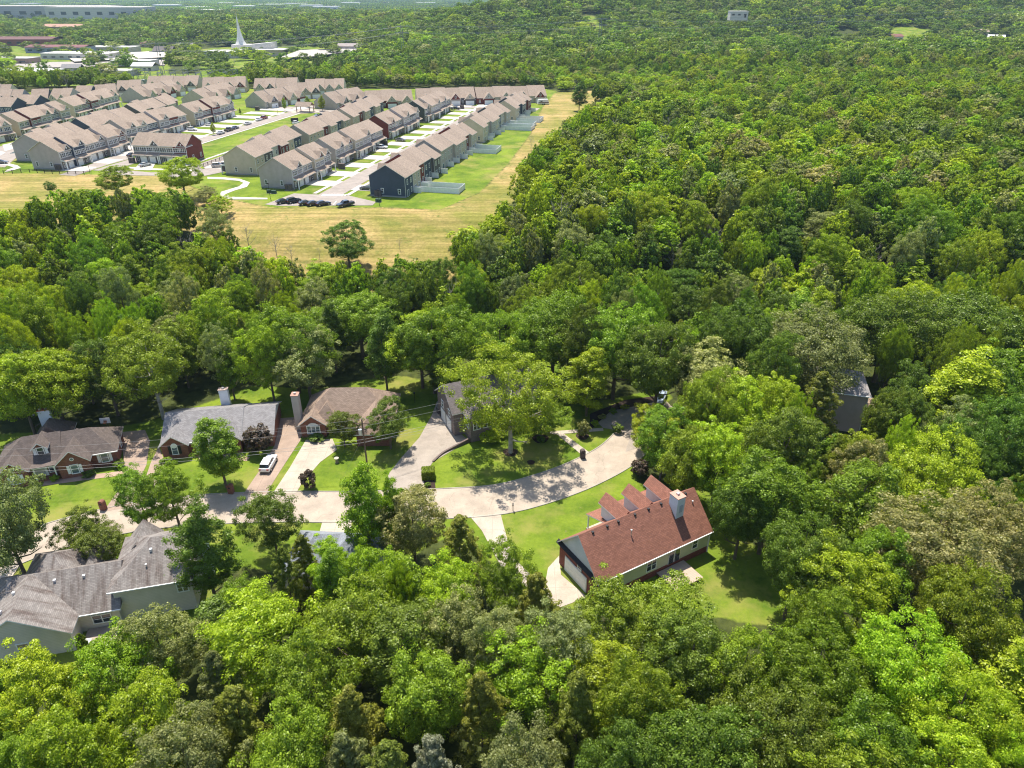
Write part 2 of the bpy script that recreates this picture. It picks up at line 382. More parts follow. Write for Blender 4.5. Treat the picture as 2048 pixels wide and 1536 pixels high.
g1=mixc(n,ramp(n,noise(n,ob,14,3,.8),.35,.7),mixc(n,1.0,g1,(.78,.8,.7),'MULTIPLY'),g1)
mp=N(n,'ShaderNodeMapping'); mp.inputs['Rotation'].default_value=(0,0,R_(-8)); n.links.new(ob,mp.inputs[0])
mp.inputs['Rotation'].default_value=(0,0,R_(-6)); mp.inputs['Scale'].default_value=(.035,.55,.5)
d1=mixc(n,ramp(n,noise(n,ob,.05,5),.4,.62),(.37,.275,.13),(.21,.205,.055))
d1=mixc(n,ramp(n,noise(n,mp.outputs[0],1.0,6,.75),.4,.6),mixc(n,1.0,d1,(.62,.66,.5),'MULTIPLY'),mixc(n,1.0,d1,(1.12,1.08,1.0),'MULTIPLY'))
d1=mixc(n,ramp(n,noise(n,ob,.16,6,.75),.56,.66),d1,(.13,.15,.035))
d1=mixc(n,ramp(n,noise(n,ob,1.1,6,.75),.3,.7),mixc(n,1.0,d1,(.66,.66,.6),'MULTIPLY'),mixc(n,1.0,d1,(1.25,1.22,1.2),'MULTIPLY'))
def af(nm):
    a=N(n,'ShaderNodeAttribute',attribute_name=nm); ad=N(n,'ShaderNodeMath',operation='ADD'); n.links.new(a.outputs['Fac'],ad.inputs[0]); 
    ms=N(n,'ShaderNodeMath',operation='MULTIPLY_ADD'); ms.inputs[1].default_value=.5; ms.inputs[2].default_value=-.25; n.links.new(noise(n,ob,.7,4),ms.inputs[0]); n.links.new(ms.outputs[0],ad.inputs[1]); return ramp(n,ad.outputs[0],.42,.58)
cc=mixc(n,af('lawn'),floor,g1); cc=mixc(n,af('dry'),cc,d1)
n.links.new(cc,b.inputs['Base Color'])
bp=N(n,'ShaderNodeBump'); bp.inputs['Strength'].default_value=.6; bp.inputs['Distance'].default_value=.12; n.links.new(noise(n,ob,5,4,.8),bp.inputs['Height']); n.links.new(bp.outputs[0],b.inputs['Normal'])
me.materials.append(gm); prop(put(me,'ground',None),kind='structure')
# ---------------- foreground street ----------------
ROADM=mat('asphalt',(.34,.285,.225),.9,crack=1); CONC=mat('concrete',(.385,.33,.265),.9,joint=1); AGG=mat('concrete',(.30,.225,.175),.95,joint=1); ASPH2=mat('asphalt',(.29,.25,.21),.9,crack=1)
KERBM=mat('concrete',(.30,.28,.24),.9); MULCH=mat('mulch',(.035,.022,.016),.95,ns=12)
cl=smoothline([at(*p) for p in [(-160,1175),(-30,1125),(90,1078),(200,1048),(300,1029),(420,1018),(560,1013),(700,1013),(880,1007),(1000,998),(1100,972),(1180,940),(1240,905),(1285,858),(1310,830)]],8)
road,RL,RR=ribbon('road',cl,7.7,ROADM,.03)
kerb(RL,KERBM); kerb(RR,KERBM)
for i,(nm,m,z,pts) in enumerate([
 ('driveway',AGG,.05,[(240,865),(290,860),(300,882),(293,930),(272,975),(262,1014),(207,1024),(234,985),(250,940),(246,905)]),
 ('driveway',AGG,.05,[(318,893),(330,925),(320,950),(300,1008),(272,1012),(290,960),(302,925)]),
 ('driveway',AGG,.05,[(545,838),(598,834),(612,845),(600,882),(562,940),(532,988),(485,991),(520,940),(550,890)]),
 ('driveway',CONC,.05,[(612,880),(665,878),(674,900),(640,925),(603,968),(592,987),(545,988),(580,935)]),
 ('driveway',ASPH2,.05,[(874,803),(864,830),(839,875),(804,914),(776,950),(782,985),(853,983),(847,953),(866,924),(919,893),(940,883),(896,848),(880,828),(887,806)]),
 ('driveway',CONC,.05,[(940,1033),(1001,1027),(1008,1055),(1024,1113),(1062,1150),(1092,1158),(1096,1136),(1118,1112),(1122,1150),(1175,1195),(1120,1215),(1060,1180),(1000,1130),(964,1062)]),
 ('driveway',CONC,.05,[(646,1040),(702,1040),(705,1075),(690,1095),(650,1095),(638,1068)]),
 ('driveway',CONC,.05,[(-60,1110),(36,1098),(40,1130),(8,1180),(-70,1230)]),
 ('driveway',ASPH2,.055,[(1206,856),(1196,846),(1222,822),(1275,812),(1330,800),(1345,815),(1300,850),(1290,890),(1250,905),(1262,870),(1240,862)]),
 ('path',CONC,.05,[(1110,866),(1121,863),(1180,906),(1167,913)]),
 ('path',CONC,.054,[(1085,864),(1206,856),(1207,862),(1110,869)]),
 ('path',mat('concrete',(.34,.24,.18),.95),.045,[(85,972),(250,950),(246,942),(180,950),(90,960)]),
 ('path',mat('concrete',(.34,.24,.18),.95),.045,[(395,912),(470,905),(500,915),(494,922),(400,922)]),
 ]): sheet(nm,pts,m,z)
def disc(name,p,r,m,z=.04,lab=None):
    pts=[(p.x+r*math.cos(t)*(1+.12*math.sin(3*t)),p.y+r*math.sin(t)) for t in [i*math.pi/8 for i in range(16)]]
    return sheet(name,pts,m,z+p.z,pix=False)
for (a,b_,r) in [(1021,905,1.3),(1081,878,1.5),(1165,873,1.2),(1062,925,.7)]: disc('mulch_bed',at(a,b_),r,MULCH,.06)
sheet('mulch_bed',[(847,953),(868,951),(872,982),(849,984)],MULCH,.065)
sheet('mulch_bed',[(1180,862),(1215,828),(1255,822),(1320,812),(1330,790),(1250,800),(1180,828)],MULCH,.045)
# ---------------- brick / siding houses of the foreground ----------------
SH_BROWN=mat('shingle',(.125,.10,.088),.9,stain=0); SH_GREY=mat('shingle',(.235,.225,.225),.9); SH_TAN=mat('shingle',(.28,.205,.155),.9)
SH_RED=mat('shingle',(.26,.115,.078),.9); SH_ASH=mat('shingle',(.25,.225,.205),.9,stain=1); SH_BLUE=mat('shingle',(.24,.26,.29),.9); SH_DARK=mat('shingle',(.15,.13,.125),.9)
BRICK=mat('brick',(.17,.062,.038)); BRICKR=mat('brick',(.17,.04,.03)); STONE=mat('brick',(.16,.12,.11)); CREAM=mat('siding',(.50,.50,.37),.7); BSID=mat('siding',(.60,.54,.48),.7,lap=.25); WSID=mat('siding',(.62,.64,.66),.7)
SHUTW=mat('trim',(.75,.75,.73),.6); SHUTD=mat('trim',(.02,.025,.022),.6); WOOD=mat('wood',(.30,.22,.16),.9)
def house(name,o,ang,label,cat='house'): return thing(name,(o[0],o[1],0),R_(ang),label,cat,'houses around the nearer street')
def block(par,x0,x1,y0,y1,ze,zr,rm,wm,axis='x',hip0=0,hip1=0,z0=0,ov=.4,mg=None,trim=None,rn='roof',wn='wall'):
    m=MB(); walls(m,x0,x1,y0,y1,z0,ze,zr,wm,axis,hip0,hip1,ov,mg=mg); m.build(wn,par)
    m=MB(); roof(m,x0,x1,y0,y1,ze,zr,rm,axis,hip0,hip1,trim=trim or WHITE); return m.build(rn,par)
def chimney(par,x0,x1,y0,y1,z0,z1,m,cap=None,pots=1):
    q=MB(); q.box(x0,x1,y0,y1,z0,z1,m); o=q.build('chimney',par)
    q=MB(); q.box(x0-.08,x1+.08,y0-.08,y1+.08,z1,z1+.1,cap or WHITE); q.build('cap',o)
    for i in range(pots):
        x=x0+(x1-x0)*(i+.5)/pots; q=MB(); q.box(x-.2,x+.2,(y0+y1)/2-.2,(y0+y1)/2+.2,z1+.1,z1+.4,mat('metal',(.5,.5,.5),.4)); q.build('flue',o)
    return o
def vent(par,x,y,z,m,s=.25):
    q=MB(); q.box(-s/2,s/2,-s/2,s/2,-.25,.18,m); return q.build('roof_vent',par,(x,y,z))
def pipe(par,x,y,z,h=.7):
    q=MB(); q.tube((0,0,-.3),(0,0,h),.07,.07,mat('metal',(.55,.55,.55),.5)); q.tube((0,0,h),(0,0,h+.12),.13,.13,mat('metal',(.55,.55,.55),.5)); return q.build('vent_pipe',par,(x,y,z))
def gutter(par,x0,x1,y,z):
    q=MB(); q.box(x0,x1,y-.12,y-.01,z-.17,z-.02,WHITE); q.build('gutter',par)
def door(par,x,y,z,rz,w=1.0,h=2.1,m=None,side=.35):
    q=MB(); q.box(-w/2-side,w/2+side,-.07,0,0,h+.15,WHITE); o=q.build('door',par,(x,y,z),rz)
    q=MB(); q.box(-w/2,w/2,-.1,-.07,.02,h,m or mat('trim',(.5,.5,.47),.5)); q.build('leaf',o)
    q=MB(); q.box(w/2-.12,w/2-.06,-.14,-.1,1.0,1.15,BLACK); q.build('handle',o); return o
def posts(par,pts,z,r=.09,m=None):
    for x,y in pts:
        q=MB(); q.box(-r,r,-r,r,0,z,m or WHITE); q.box(-r-.05,r+.05,-r-.05,r+.05,0,.15,m or WHITE); q.box(-r-.05,r+.05,-r-.05,r+.05,z-.12,z,m or WHITE); q.build('porch_post',par,(x,y,0))
# H1 brick ranch, left edge  (frame: u to the right along the front, v to the back)
C=Vector((-67.6,101.0)); an=19; ux=Vector((math.cos(R_(an)),math.sin(R_(an)))); O=C-ux*18.6
h=house('brick_house',O,an,'red brick ranch house with brown hip roof and white shuttered dormer at the left edge')
x=lambda u:u+18.6
block(h,x(-18.6),x(-8.5),0,8.2,3,6.3,SH_BROWN,BRICK,hip0=4.4,hip1=.01,ov=.45)
block(h,x(-9.5),x(0),-.02,8.22,2.98,6.1,SH_BROWN,BRICK,hip0=.01,hip1=4.3,ov=.45)
block(h,x(-17.6),x(-12.9),-2.0,5,3.0,5.0,SH_BROWN,BRICK,'y',0,.01,ov=.4)
block(h,x(-9.3),x(-3.9),-1.8,6,3.0,5.35,SH_BROWN,BRICK,'y',0,.01,ov=.4)
block(h,x(-14.2),x(-8.2),6.5,12.6,3.0,6.2,SH_BROWN,BRICK,'y',.01,3.0,ov=.4)
m=MB(); walls(m,x(-12.5),x(-10.3),1.1,5,3.2,5.3,6.3,BRICK,'y',0,.01,.2); m.build('dormer_wall',h); m=MB(); roof(m,x(-12.7),x(-10.1),.75,5,5.2,6.4,SH_BROWN,'y',0,.01,trim=WHITE); m.build('dormer_roof',h)
window(h,x(-11.4),1.28,3.95,0,1.0,1.25,1,SHUTW)
window(h,x(-6.6),-1.42,.85,0,1.1,1.6,1,SHUTW,gl=GLASSL); window(h,x(-15.2),-1.62,.85,0,1.1,1.6,1,SHUTW,gl=GLASSL); window(h,x(-2.3),.43,.95,0,1.1,1.6,1,SHUTW,gl=GLASSL)
for u,v in ((-6.6,-1.41),(-15.2,-1.61)):
    q=MB(); q.tube((0,-.05,0),(0,.02,0),.32,.32,WHITE,14); q.tube((0,-.07,0),(0,-.04,0),.22,.22,GLASSL,14); q.build('round_window',h,(x(u),v,3.6))
door(h,x(-12.2),.42,.1,0,1.5); window(h,x(-10.4),.42,.8,0,.9,1.4,1)
posts(h,[(x(-12.6),-.9),(x(-9.6),-.9)],2.7); q=MB(); q.box(x(-12.9),x(-9.2),-1.1,.4,0,.25,BRICK); q.build('porch_floor',h); q=MB(); q.box(x(-12.9),x(-9.2),-1.25,.45,2.72,2.95,WHITE); q.box(x(-12.95),x(-9.15),-1.4,.6,2.95,3.05,SH_BROWN); q.build('porch_roof',h)
chimney(h,x(-13.0),x(-11.1),10.3,11.1,0,7.4,WSID,mat('trim',(.45,.13,.05),.7),2)
gutter(h,x(-3.8),x(0),0,3.0); window(h,x(-.45),5,.9,R_(90),1.0,1.4)
# H2 grey roofed brick ranch
h=house('ranch_house',(-61.3,103.1),9.5,'long brick ranch house with plain grey gable roof and two front gables')
block(h,0,13.6,0,12.4,2.7,5.6,SH_GREY,BRICK,ov=.4); block(h,13.55,19.2,.25,12.1,2.75,5.35,SH_GREY,BRICK,ov=.4,mg=WSID)
block(h,-.15,4.9,-.9,4.0,2.7,4.7,SH_GREY,BRICK,'y',0,.01); block(h,9.0,13.9,-.9,4.2,2.7,4.9,SH_GREY,BRICK,'y',0,.01)
window(h,2.4,-.52,.9,0,.95,1.7,1,SHUTD,gl=GLASSL)
q=MB(); q.tube((0,-.06,0),(0,.0,0),.5,.5,WHITE,16); q.build('arch_trim',h,(2.4,-.5,2.6))
window(h,11.4,-.52,.8,0,1.6,1.6,2,SHUTD); door(h,6.4,.42,.15,0,1.0,m=mat('trim',(.7,.7,.68),.5)); window(h,8.3,.42,.8,0,.8,1.4); window(h,16.5,.68,.9,0,1.4,1.4,2); gutter(h,4.9,9.0,0,2.7)
q=MB(); q.box(4.7,9.1,-.8,.4,0,.2,BRICK); q.build('porch_floor',h)
chimney(h,8.2,9.8,11.8,12.8,0,6.2,WSID,mat('trim',(.4,.3,.25),.7)); q=MB(); q.box(13.5,13.7,0.1,12.3,0,.05,BLACK)
# H3 tan hip roof
h=house('tan_roof_house',(-38.9,110.4),2,'brick house with tan hip roof behind two dark magnolias and a tall side chimney')
block(h,0,17.4,0,10.2,2.7,7.1,SH_TAN,BRICK,hip0=5.2,hip1=5.4,ov=.4); block(h,-.1,5.2,-1.2,5,2.7,4.75,SH_TAN,BRICK,'y',0,.01); block(h,2.2,7.4,-.3,6,2.72,5.6,SH_TAN,BRICK,'y',2.5,.01)
block(h,10.5,17.3,-4.5,6,2.7,5.6,SH_TAN,BRICK,'y',3.2,.01)
window(h,2.6,-.83,.9,0,2.3,1.5,3,gl=GLASSL); q=MB(); q.tube((0,-.05,0),(0,.0,0),1.15,1.15,OFFW,24); q.build('arch_trim',h,(2.6,-.79,1.95))
chimney(h,-1.3,-.05,1.6,3.0,0,7.4,mat('siding',(.42,.38,.34),.8),mat('trim',(.35,.2,.15),.7)); pipe(h,13.3,4.6,5.3,.3)
# H4 dark brick, behind the big tree
h=house('stone_house',(-10.6,109.6),24,'two storey dark stone house hidden behind the spreading yellow-green tree')
block(h,-.2,17.5,0,10,4.9,8.6,SH_DARK,STONE,ov=.4); block(h,1.8,6.8,-3.2,5,4.9,6.9,SH_DARK,STONE,'y',2.2,.01); block(h,10,16,-1.6,5,4.9,7.4,SH_DARK,STONE,'y',0,.01); block(h,14,20,2.2,12.5,5.2,9.2,SH_DARK,STONE,'y',0,0)
window(h,3.4,-2.83,2.6,0,1.3,1.5,2); window(h,5.4,-2.83,2.6,0,1.3,1.5,2); window(h,2.17,-1.4,2.6,R_(-90),1.5,1.5,3); window(h,8.5,.38,2.7,0,1.6,1.5,2); window(h,13,-1.22,2.7,0,1.4,1.5,2)
for yy in (3.2,6.4): put(garage_mesh(2.4),'garage_door',h,(.18,yy,0),R_(-90))
window(h,.19,2.8,3.0,R_(-90),1.0,1.3); window(h,.19,6.6,3.0,R_(-90),1.0,1.3)
# H5 red roof house
h=house('red_roof_house',(11.2,68.7),30.5,'cream and brick house with broad red shingle roof and white chimney in the sunny lawn')
block(h,0,20.6,0,9.6,3.9,8.7,SH_RED,CREAM,ov=.4,z0=1.0,mg=WSID)
q=MB()
q.poly([(.37,.37,0),(.37,9.2,0),(.37,9.2,4.2),(.37,.37,4.2)][::-1],BRICKR); q.box(.3,20.26,.33,9.27,0,1.03,BRICKR); q.box(.3,.4,.33,9.27,1.0,4.02,BRICKR); q.build('brick_wall',h)
q=MB(); q.hull([(-.05,-.1,3.75),(.38,-.1,3.75),(.38,9.7,3.75),(-.05,9.7,3.75)],[(-.05,-.1,3.82),(.38,-.1,4.3),(.38,9.7,4.3),(-.05,9.7,3.82)],mat('shingle',(.035,.035,.04),.9)); q.build('pent_roof',h)
put(garage_mesh(5.0,2.5),'garage_door',h,(.28,5.2,.02),R_(-90)); window(h,.28,4.4,2.9,R_(-90),.8,.95); 
window(h,9.6,.37,1.55,0,1.7,1.7,2); window(h,17.6,.37,1.9,0,1.0,1.35)
for u in (13.2,14.3): door(h,u,.37,1.02,0,.85,2.15,GLASS,.08)
gutter(h,0,20.6,0,3.9)
q=MB(); q.box(20.2,20.35,.2,.35,0,3.7,WHITE); q.build('downspout',h)
# front porch roof and three dormers on the street side
q=MB(); q.hull([(7.6,8.6,4.6),(20.3,8.6,4.6),(20.3,13.1,3.1),(7.6,13.1,3.1)],[(7.6,8.6,4.78),(20.3,8.6,4.78),(20.3,13.1,3.28),(7.6,13.1,3.28)],WHITE,SH_RED); q.build('porch_roof',h)
posts(h,[(7.9,12.8),(12,12.8),(16,12.8),(20,12.8)],3.05); q=MB(); q.box(7.7,20.2,9.3,13,0,.6,BRICKR,CONC); q.build('porch_floor',h)
for u in (9.2,13.4,17.6):
    m=MB(); walls(m,u-1.25,u+1.25,6.2,10.6,4.6,6.9,8.2,WSID,'y',.01,0,.25); m.build('dormer_wall',h); m=MB(); roof(m,u-1.3,u+1.3,5.6,10.8,6.9,8.25,SH_RED,'y',.01,0,trim=WHITE); m.build('dormer_roof',h); window(h,u,10.37,5.2,R_(180),1.0,1.2)
chimney(h,15.4,16.8,2.6,4.3,0,9.9,WSID,mat('trim',(.42,.24,.18),.7)); q=MB(); 
for j in range(6): q.box(15.85,16.45,2.55,2.6,7.4+j*.22,7.52+j*.22,mat('trim',(.4,.42,.42),.6))
q.build('louvre',h)
for u,v in ((2.2,4.5),(4.6,4.5),(6.5,4.5),(9.4,4.5),(11.8,4.5),(14.1,4.5),(18.7,4.5)): vent(h,u,v,8.38,BLACK,.32)
pipe(h,7.6,2.9,6.8,.8); pipe(h,19.2,3.4,7.3,.25)
# deck
dk=[at(a,b_,.6) for a,b_ in [(1313,1145),(1369,1124.6),(1408.5,1154),(1357,1173)]]
t=thing('deck',(dk[0].x,dk[0].y,0),R_(30.5),'weathered low wooden deck behind the red-roofed house','deck')
q=MB(); 
for j in range(16): q.box(0,5.0,-4.0+j*.25,-4.0+j*.25+.235,.5,.58,mat('wood',(.40,.31,.24),.9))
q.build('boards',t); q=MB(); q.box(.02,4.98,-3.98,-.02,.2,.49,mat('wood',(.16,.09,.07),.9)); q.build('frame',t)
for a,b_ in ((.2,-3.8),(4.8,-3.8),(.2,-.2),(4.8,-.2)): q=MB(); q.box(a-.08,a+.08,b_-.08,b_+.08,0,.2,WOOD); q.build('leg',t)
# H6 grey hip roofs bottom left
h=house('grey_house',(-51.1,65.6),14,'large beige sided house with stained grey hip roofs at the lower left')
block(h,0,10.2,0,10.8,5.5,9.0,SH_ASH,BSID,hip0=5.0,hip1=4.2,ov=.45,z0=0)
block(h,-12.2,1.2,-.7,9.2,3.2,6.9,SH_ASH,BSID,ov=.45,hip0=.01,hip1=.01)
block(h,-15.5,-3.6,-3.7,9,3.3,7.1,SH_ASH,BSID,'y',0,5,ov=.45)
block(h,-12.5,-3.6,2.0,13.0,3.3,7.2,SH_ASH,BSID,hip0=4.2,hip1=4.2,ov=.45); block(h,-5.5,-2.0,4,12,3.25,5.6,SH_ASH,BSID,'y',.01,0); block(h,.6,4.8,6,11.4,5.3,7.7,SH_ASH,BSID,'y',.01,0)
gutter(h,0,10.2,0,5.5); gutter(h,-4.2,1.2,-.7,3.2)
window(h,8.6,.43,3.4,0,1.3,1.2,2); window(h,-1.4,-.27,1.1,0,2.2,1.25,2); window(h,-9.4,-3.27,1.3,0,1.3,1.3,1,gl=mat('glass',(.35,.25,.18)))
chimney(h,9.9,11.1,6.6,8.0,0,7.6,WSID,mat('trim',(.45,.13,.05),.7),2)
for u,v,z in ((5.1,3.9,8.15),(-9.4,3.2,6.15),(-6.6,3.2,6.15),(-3.2,3.2,6.15),(-10.6,1.5,6.6),(-11.3,-1.2,6.3),(-11.3,-2.6,6.2)): vent(h,u,v,z,mat('metal',(.6,.62,.65),.4),.32)
pipe(h,4.6,2.2,6.9,.3); pipe(h,-7.8,.8,4.4,.4); pipe(h,-8.5,-1.8,4.6,.7)
q=MB(); q.box(-3.4,.4,-3.8,-.3,0,.35,mat('concrete',(.33,.27,.22),.9)); q.build('patio',h)
# H7 blue grey roofs behind trees, H8 brown roof in the right wood
h=house('blue_roof_house',(-31.5,71.5),-4,'house with blue-grey shingle hip roofs half hidden by trees below the street')
block(h,0,9,0,9,3,6.4,SH_BLUE,BSID,hip0=4.2,hip1=4.2); block(h,4.5,12.5,1.0,8.8,3.02,5.9,SH_BLUE,BSID,'y',3.4,3.4); block(h,9,14.8,1.2,7.2,3.04,5.4,SH_BLUE,BSID,hip0=2,hip1=2.2)
window(h,11,1.62,1,0,1.4,1.3,2); window(h,3,.42,1,0,1.4,1.3,2)
h=house('woodland_house',(55.0,113.2),-15,'tall mauve-grey sided house with small grey roof alone in the right-hand wood')
DKS=mat('siding',(.50,.40,.38),.8)
block(h,0,10,0,10,8.0,10.6,mat('shingle',(.30,.275,.265),.9),DKS,ov=.4,hip0=3.5,hip1=4.2); q=MB(); q.box(9.6,13.2,4.5,9,3.0,3.2,WOOD); q.build('deck',h)
posts(h,[(12.9,4.8),(12.9,8.7)],3.0,m=WOOD); window(h,9.62,3,4.2,R_(90),1.2,1.4); window(h,9.62,7,1.2,R_(90),1.2,1.4); window(h,2.6,.37,5.2,0,1.1,1.3); gutter(h,0,10,0,8.0)
q=MB(); q.box(9.45,9.6,.25,.38,0,7.8,OFFW); q.build('downspout',h); pipe(h,5.6,3.4,9.6,.3); pipe(h,8.0,2.2,8.9,.3)
# ---------------- the townhouse estate ----------------
ZT=14.0
PAL={'n':(.055,.07,.10),'g':(.40,.345,.32),'t':(.47,.40,.31),'b':(.54,.45,.33),'r':(.15,.032,.022),'d':(.06,.07,.066),'c':(.10,.09,.09),'s':(.36,.33,.26),'w':(.5,.48,.4)}
SID={k:mat('siding',v,.75,lap=.25) for k,v in PAL.items()}; SH_T=mat('shingle',(.285,.222,.172),.92); SH_T2=mat('shingle',(.31,.242,.188),.92)
STN=mat('brick',(.15,.13,.12)); FOUND=mat('concrete',(.28,.27,.25),.9)
def townhouses(p0,p1,units,label,depth=12,ze=6.4,zr=10.1,z=ZT,rear_z=False,panels=True):
    """p0->p1 front wall line, back of the building to its left; units: list of (colour, front gable, step)"""
    p0=Vector((p0[0],p0[1]));p1=Vector((p1[0],p1[1])); d=p1-p0; L=d.length; a=math.atan2(d.y,d.x)
    t=thing('townhouse_block',(p0.x,p0.y,z),a,label,'townhouses','townhouse blocks on the estate'); n=len(units); w=L/n
    fr=win_mesh(.95,1.35,3,None,False)[0]; f2=win_mesh(.85,1.35,4,None,False)[0]; f1=win_mesh(.85,1.4,1,None,False)[0]; gd=garage_mesh(2.5,2.2)
    w3=win_mesh(2.7,1.35,3,None,False)[0]; w4=win_mesh(3.0,1.3,4,None,False)[0]
    for i,(cc_,gab,dy) in enumerate(units):
        x0,x1=w*i,w*(i+1); sd=SID[cc_]; dz=.55*dy; y0=-1.1*(dy>0); y1=depth-1.1*(dy>0)
        hL=i==0; hR=i==n-1; oL=.35 if hL else .0; oR=.35 if hR else 0
        m=MB(); zt=ze+dz; zp=zr+dz; e=.012*i
        pr=[(y0,0),(y1,0),(y1,zt),((y0+y1)/2,zp-.2),(y0,zt)]
        A=[(x0+e,yy,zz) for yy,zz in pr]; B=[(x1-.01,yy,zz) for yy,zz in pr]
        for j in range(5):
            if j in(0,2,3): continue
            m.poly([A[j],B[j],B[(j+1)%5],A[(j+1)%5]][::-1] if j!=4 else [A[0],B[0],B[4],A[4]],sd)
        m.poly(A[::-1],sd); m.poly(B,sd)
        # corner boards
        for xx in ((x0-.02,x0+.14),(x1-.14,x1+.02)):
            m.box(xx[0],xx[1],y0-.03,y0+.05,0,zt-.1,OFFW); m.box(xx[0],xx[1],y1-.05,y1+.03,0,zt-.1,OFFW)
        o=m.build('wall',t)
        m=MB(); roof(m,x0-oL,x1+oR,y0-.45,y1+.45,zt-.05,zp,(SH_T,SH_T2)[i%2],trim=OFFW); m.build('roof',t)
        m=MB(); m.box(x0+.15,x1-.15,y0-.12,y0-.005,0,2.75,STN); m.build('stone_front',t)
        flip=i%2; gx=(x1-1.9) if not flip else (x0+1.9); dx=(x0+1.2) if not flip else (x1-1.2)
        put(gd,'garage_door',t,(gx,y0-.13,.02)); 
        m=MB(); m.box(-.5,.5,-.06,0,0,2.15,mat('trim',(.08,.07,.07),.6)); m.box(-.6,.6,-.03,0,0,2.3,WHITE); m.build('door',t,(dx+(.9 if not flip else -.9),y0-.13,0)); put(f1,'window',t,(dx,y0-.13,.8))
        m=MB(); m.hull([(x0+.1,y0-1.9,2.85),(x1-.1,y0-1.9,2.85),(x1-.1,y0,3.0),(x0+.1,y0,3.0)],[(x0+.1,y0-1.9,3.0),(x1-.1,y0-1.9,3.0),(x1-.1,y0,3.75),(x0+.1,y0,3.75)],OFFW,SH_T2); m.build('porch_roof',t)
        m=MB(); px_=x0+.35 if not flip else x1-.35; m.box(px_-.13,px_+.13,y0-1.8,y0-1.54,0,2.86,WHITE); m.build('porch_post',t)
        put(w3,'window',t,(x0+w*.27,y0-.01,4.2)); put(w4 if gab else w3,'window',t,(x0+w*.74,y0-.01,4.2))
        if gab:
            gc=SID[{'g':'c','t':'s','b':'r','r':'r','n':'n','s':'s','c':'c','d':'d','w':'n'}[cc_]] if gab!=2 else SID['r']
            m=MB(); cx=x0+w*.68; m.poly([(cx-1.75,y0-.1,zt-.25),(cx+1.75,y0-.1,zt-.25),(cx,y0-.1,zt+1.75)],gc); g=m.build('gable',t)
            m=MB(); roof(m,cx-2.1,cx+2.1,y0-.5,y0+4.4,zt-.25,zt+2.0,SH_T2,'y',0,.01,trim=WHITE); m.build('gable_roof',g)
            m=MB(); m.box(cx-.22,cx+.22,y0-.14,y0-.1,zt+.35,zt+.95,WHITE); m.build('louvre',g)
        for xx,zz in ((x0+w*.27,3.9),(x0+w*.72,3.9),(x0+w*.25,.9)): put(f1,'window',t,(xx,y1+.01,zz),math.pi)
        m=MB(); m.box(-.9,.9,-.06,0,0,2.15,WHITE); m.poly([(-.75,-.07,.1),(.75,-.07,.1),(.75,-.07,2.05),(-.75,-.07,2.05)],GLASSL); m.build('patio_door',t,(x0+w*.68,y1+.01,0),math.pi)
        if panels:
            m=MB(); m.box(x0+.05,x0+.15,y1,y1+2.6,0,1.8,WHITE); m.build('privacy_screen',t)
    for (xx,rz) in ((-.01,R_(-90)),(L+.01,R_(90))):
        put(f1,'window',t,(xx,depth*.35,1.2),rz); put(f1,'window',t,(xx,depth*.83,1.2),rz)
        m=MB(); 
        if xx<0: m.box(-.06,-.0,.0,depth,0,.45,FOUND)
        else: m.box(L,L+.06,0,depth,0,.45,FOUND)
        m.build('plinth',t)
    return t
def st(s,t): # estate street frame: s along the street, t to the right
    return Vector((.225*s+.974*t,.974*s-.225*t))
def U(cols,g='',d=''): return [(c_,(int(g[i]) if i<len(g) else 0),(int(d[i]) if i<len(d) else 0)) for i,c_ in enumerate(cols)]
# right side of the long street: front faces the street (left), so front line runs far -> near
def rowB(s0,s1,u,l,tr=-84): return townhouses(st(s1,tr-12),st(s0,tr-12),u,l)
rowB(213.5,249.5,U('cnrtn','01020','01100'),'townhouses with slate blue gable end beside the small car park')
rowB(253.5,297.5,U('trtggg','101010','010011'),'townhouses with pale grey gable end, second block up the right side of the street')
rowB(309,359,U('tbdbgtb','0101010','0110010'),'townhouses with beige gable end, third block up the right side of the street')
rowB(366,403,U('rtndb','01010','01010'),'townhouses with beige-grey gable end, farthest block on the right of the street',-82.5)
def rowA(s0,s1,u,l,t=-124): return townhouses(st(s0,t),st(s1,t),u,l,panels=False)
rowA(215.5,244,U('gtbg','1011','0010'),'townhouses with big grey gable end, nearest block left of the long street')
rowA(250.5,296,U('gbtgct','120100','001100'),'townhouses with taupe gable end, second block left of the long street',-125)
rowA(308,348,U('rtgct','20101','00110'),'townhouses with red brick gable end left of the long street',-127)
rowA(355,397,U('dtgtcb','101010','011000'),'townhouses with dark charcoal gable end, fourth block left of the long street',-126.5)
def rear(a,b,u,l,z=ZT,ze=6.4,dep=12,**k): # a,b: near and far ends of the rear eave in the photo
    A=at(a[0],a[1],z+ze-.1);B=at(b[0],b[1],z+ze-.1); A=Vector(A[:2]);B=Vector(B[:2]); d=(B-A).normalized(); q=Vector((-d.y,d.x)); A+=q*.5;B+=q*.5
    return townhouses(B+q*dep,A+q*dep,u[::-1],l,panels=k.get('panels',False))
rear((511.6,315),(609,273.5),U('tcwrtn','','001011'),'cream gabled townhouses backing onto the grey-gabled block')
rear((619.7,270),(701,238),U('tbrtns','','001010'),'townhouses with grey gable end and one dark red rear wall, behind the taupe-gabled block')
rear((708.5,234.5),(772,205.5),U('trtntn','','010101'),'townhouses with cream gable end behind the red brick gabled block')
rear((283.5,225),(333,211),U('ctrd','','0100'),'grey-green backed townhouses in the middle of the left rows')
rear((337,210.5),(361,203),U('str','','001'),'small block of townhouses with a dark red rear wall beside the cottages')
rear((183.8,254.7),(276,231.5),U('nddtrt','','001100'),'townhouses with dark blue gable end and dark green rear walls')
rear((88.6,289),(172,262),U('gtcgt','','01010'),'townhouses with grey gable end behind the fence-side block')
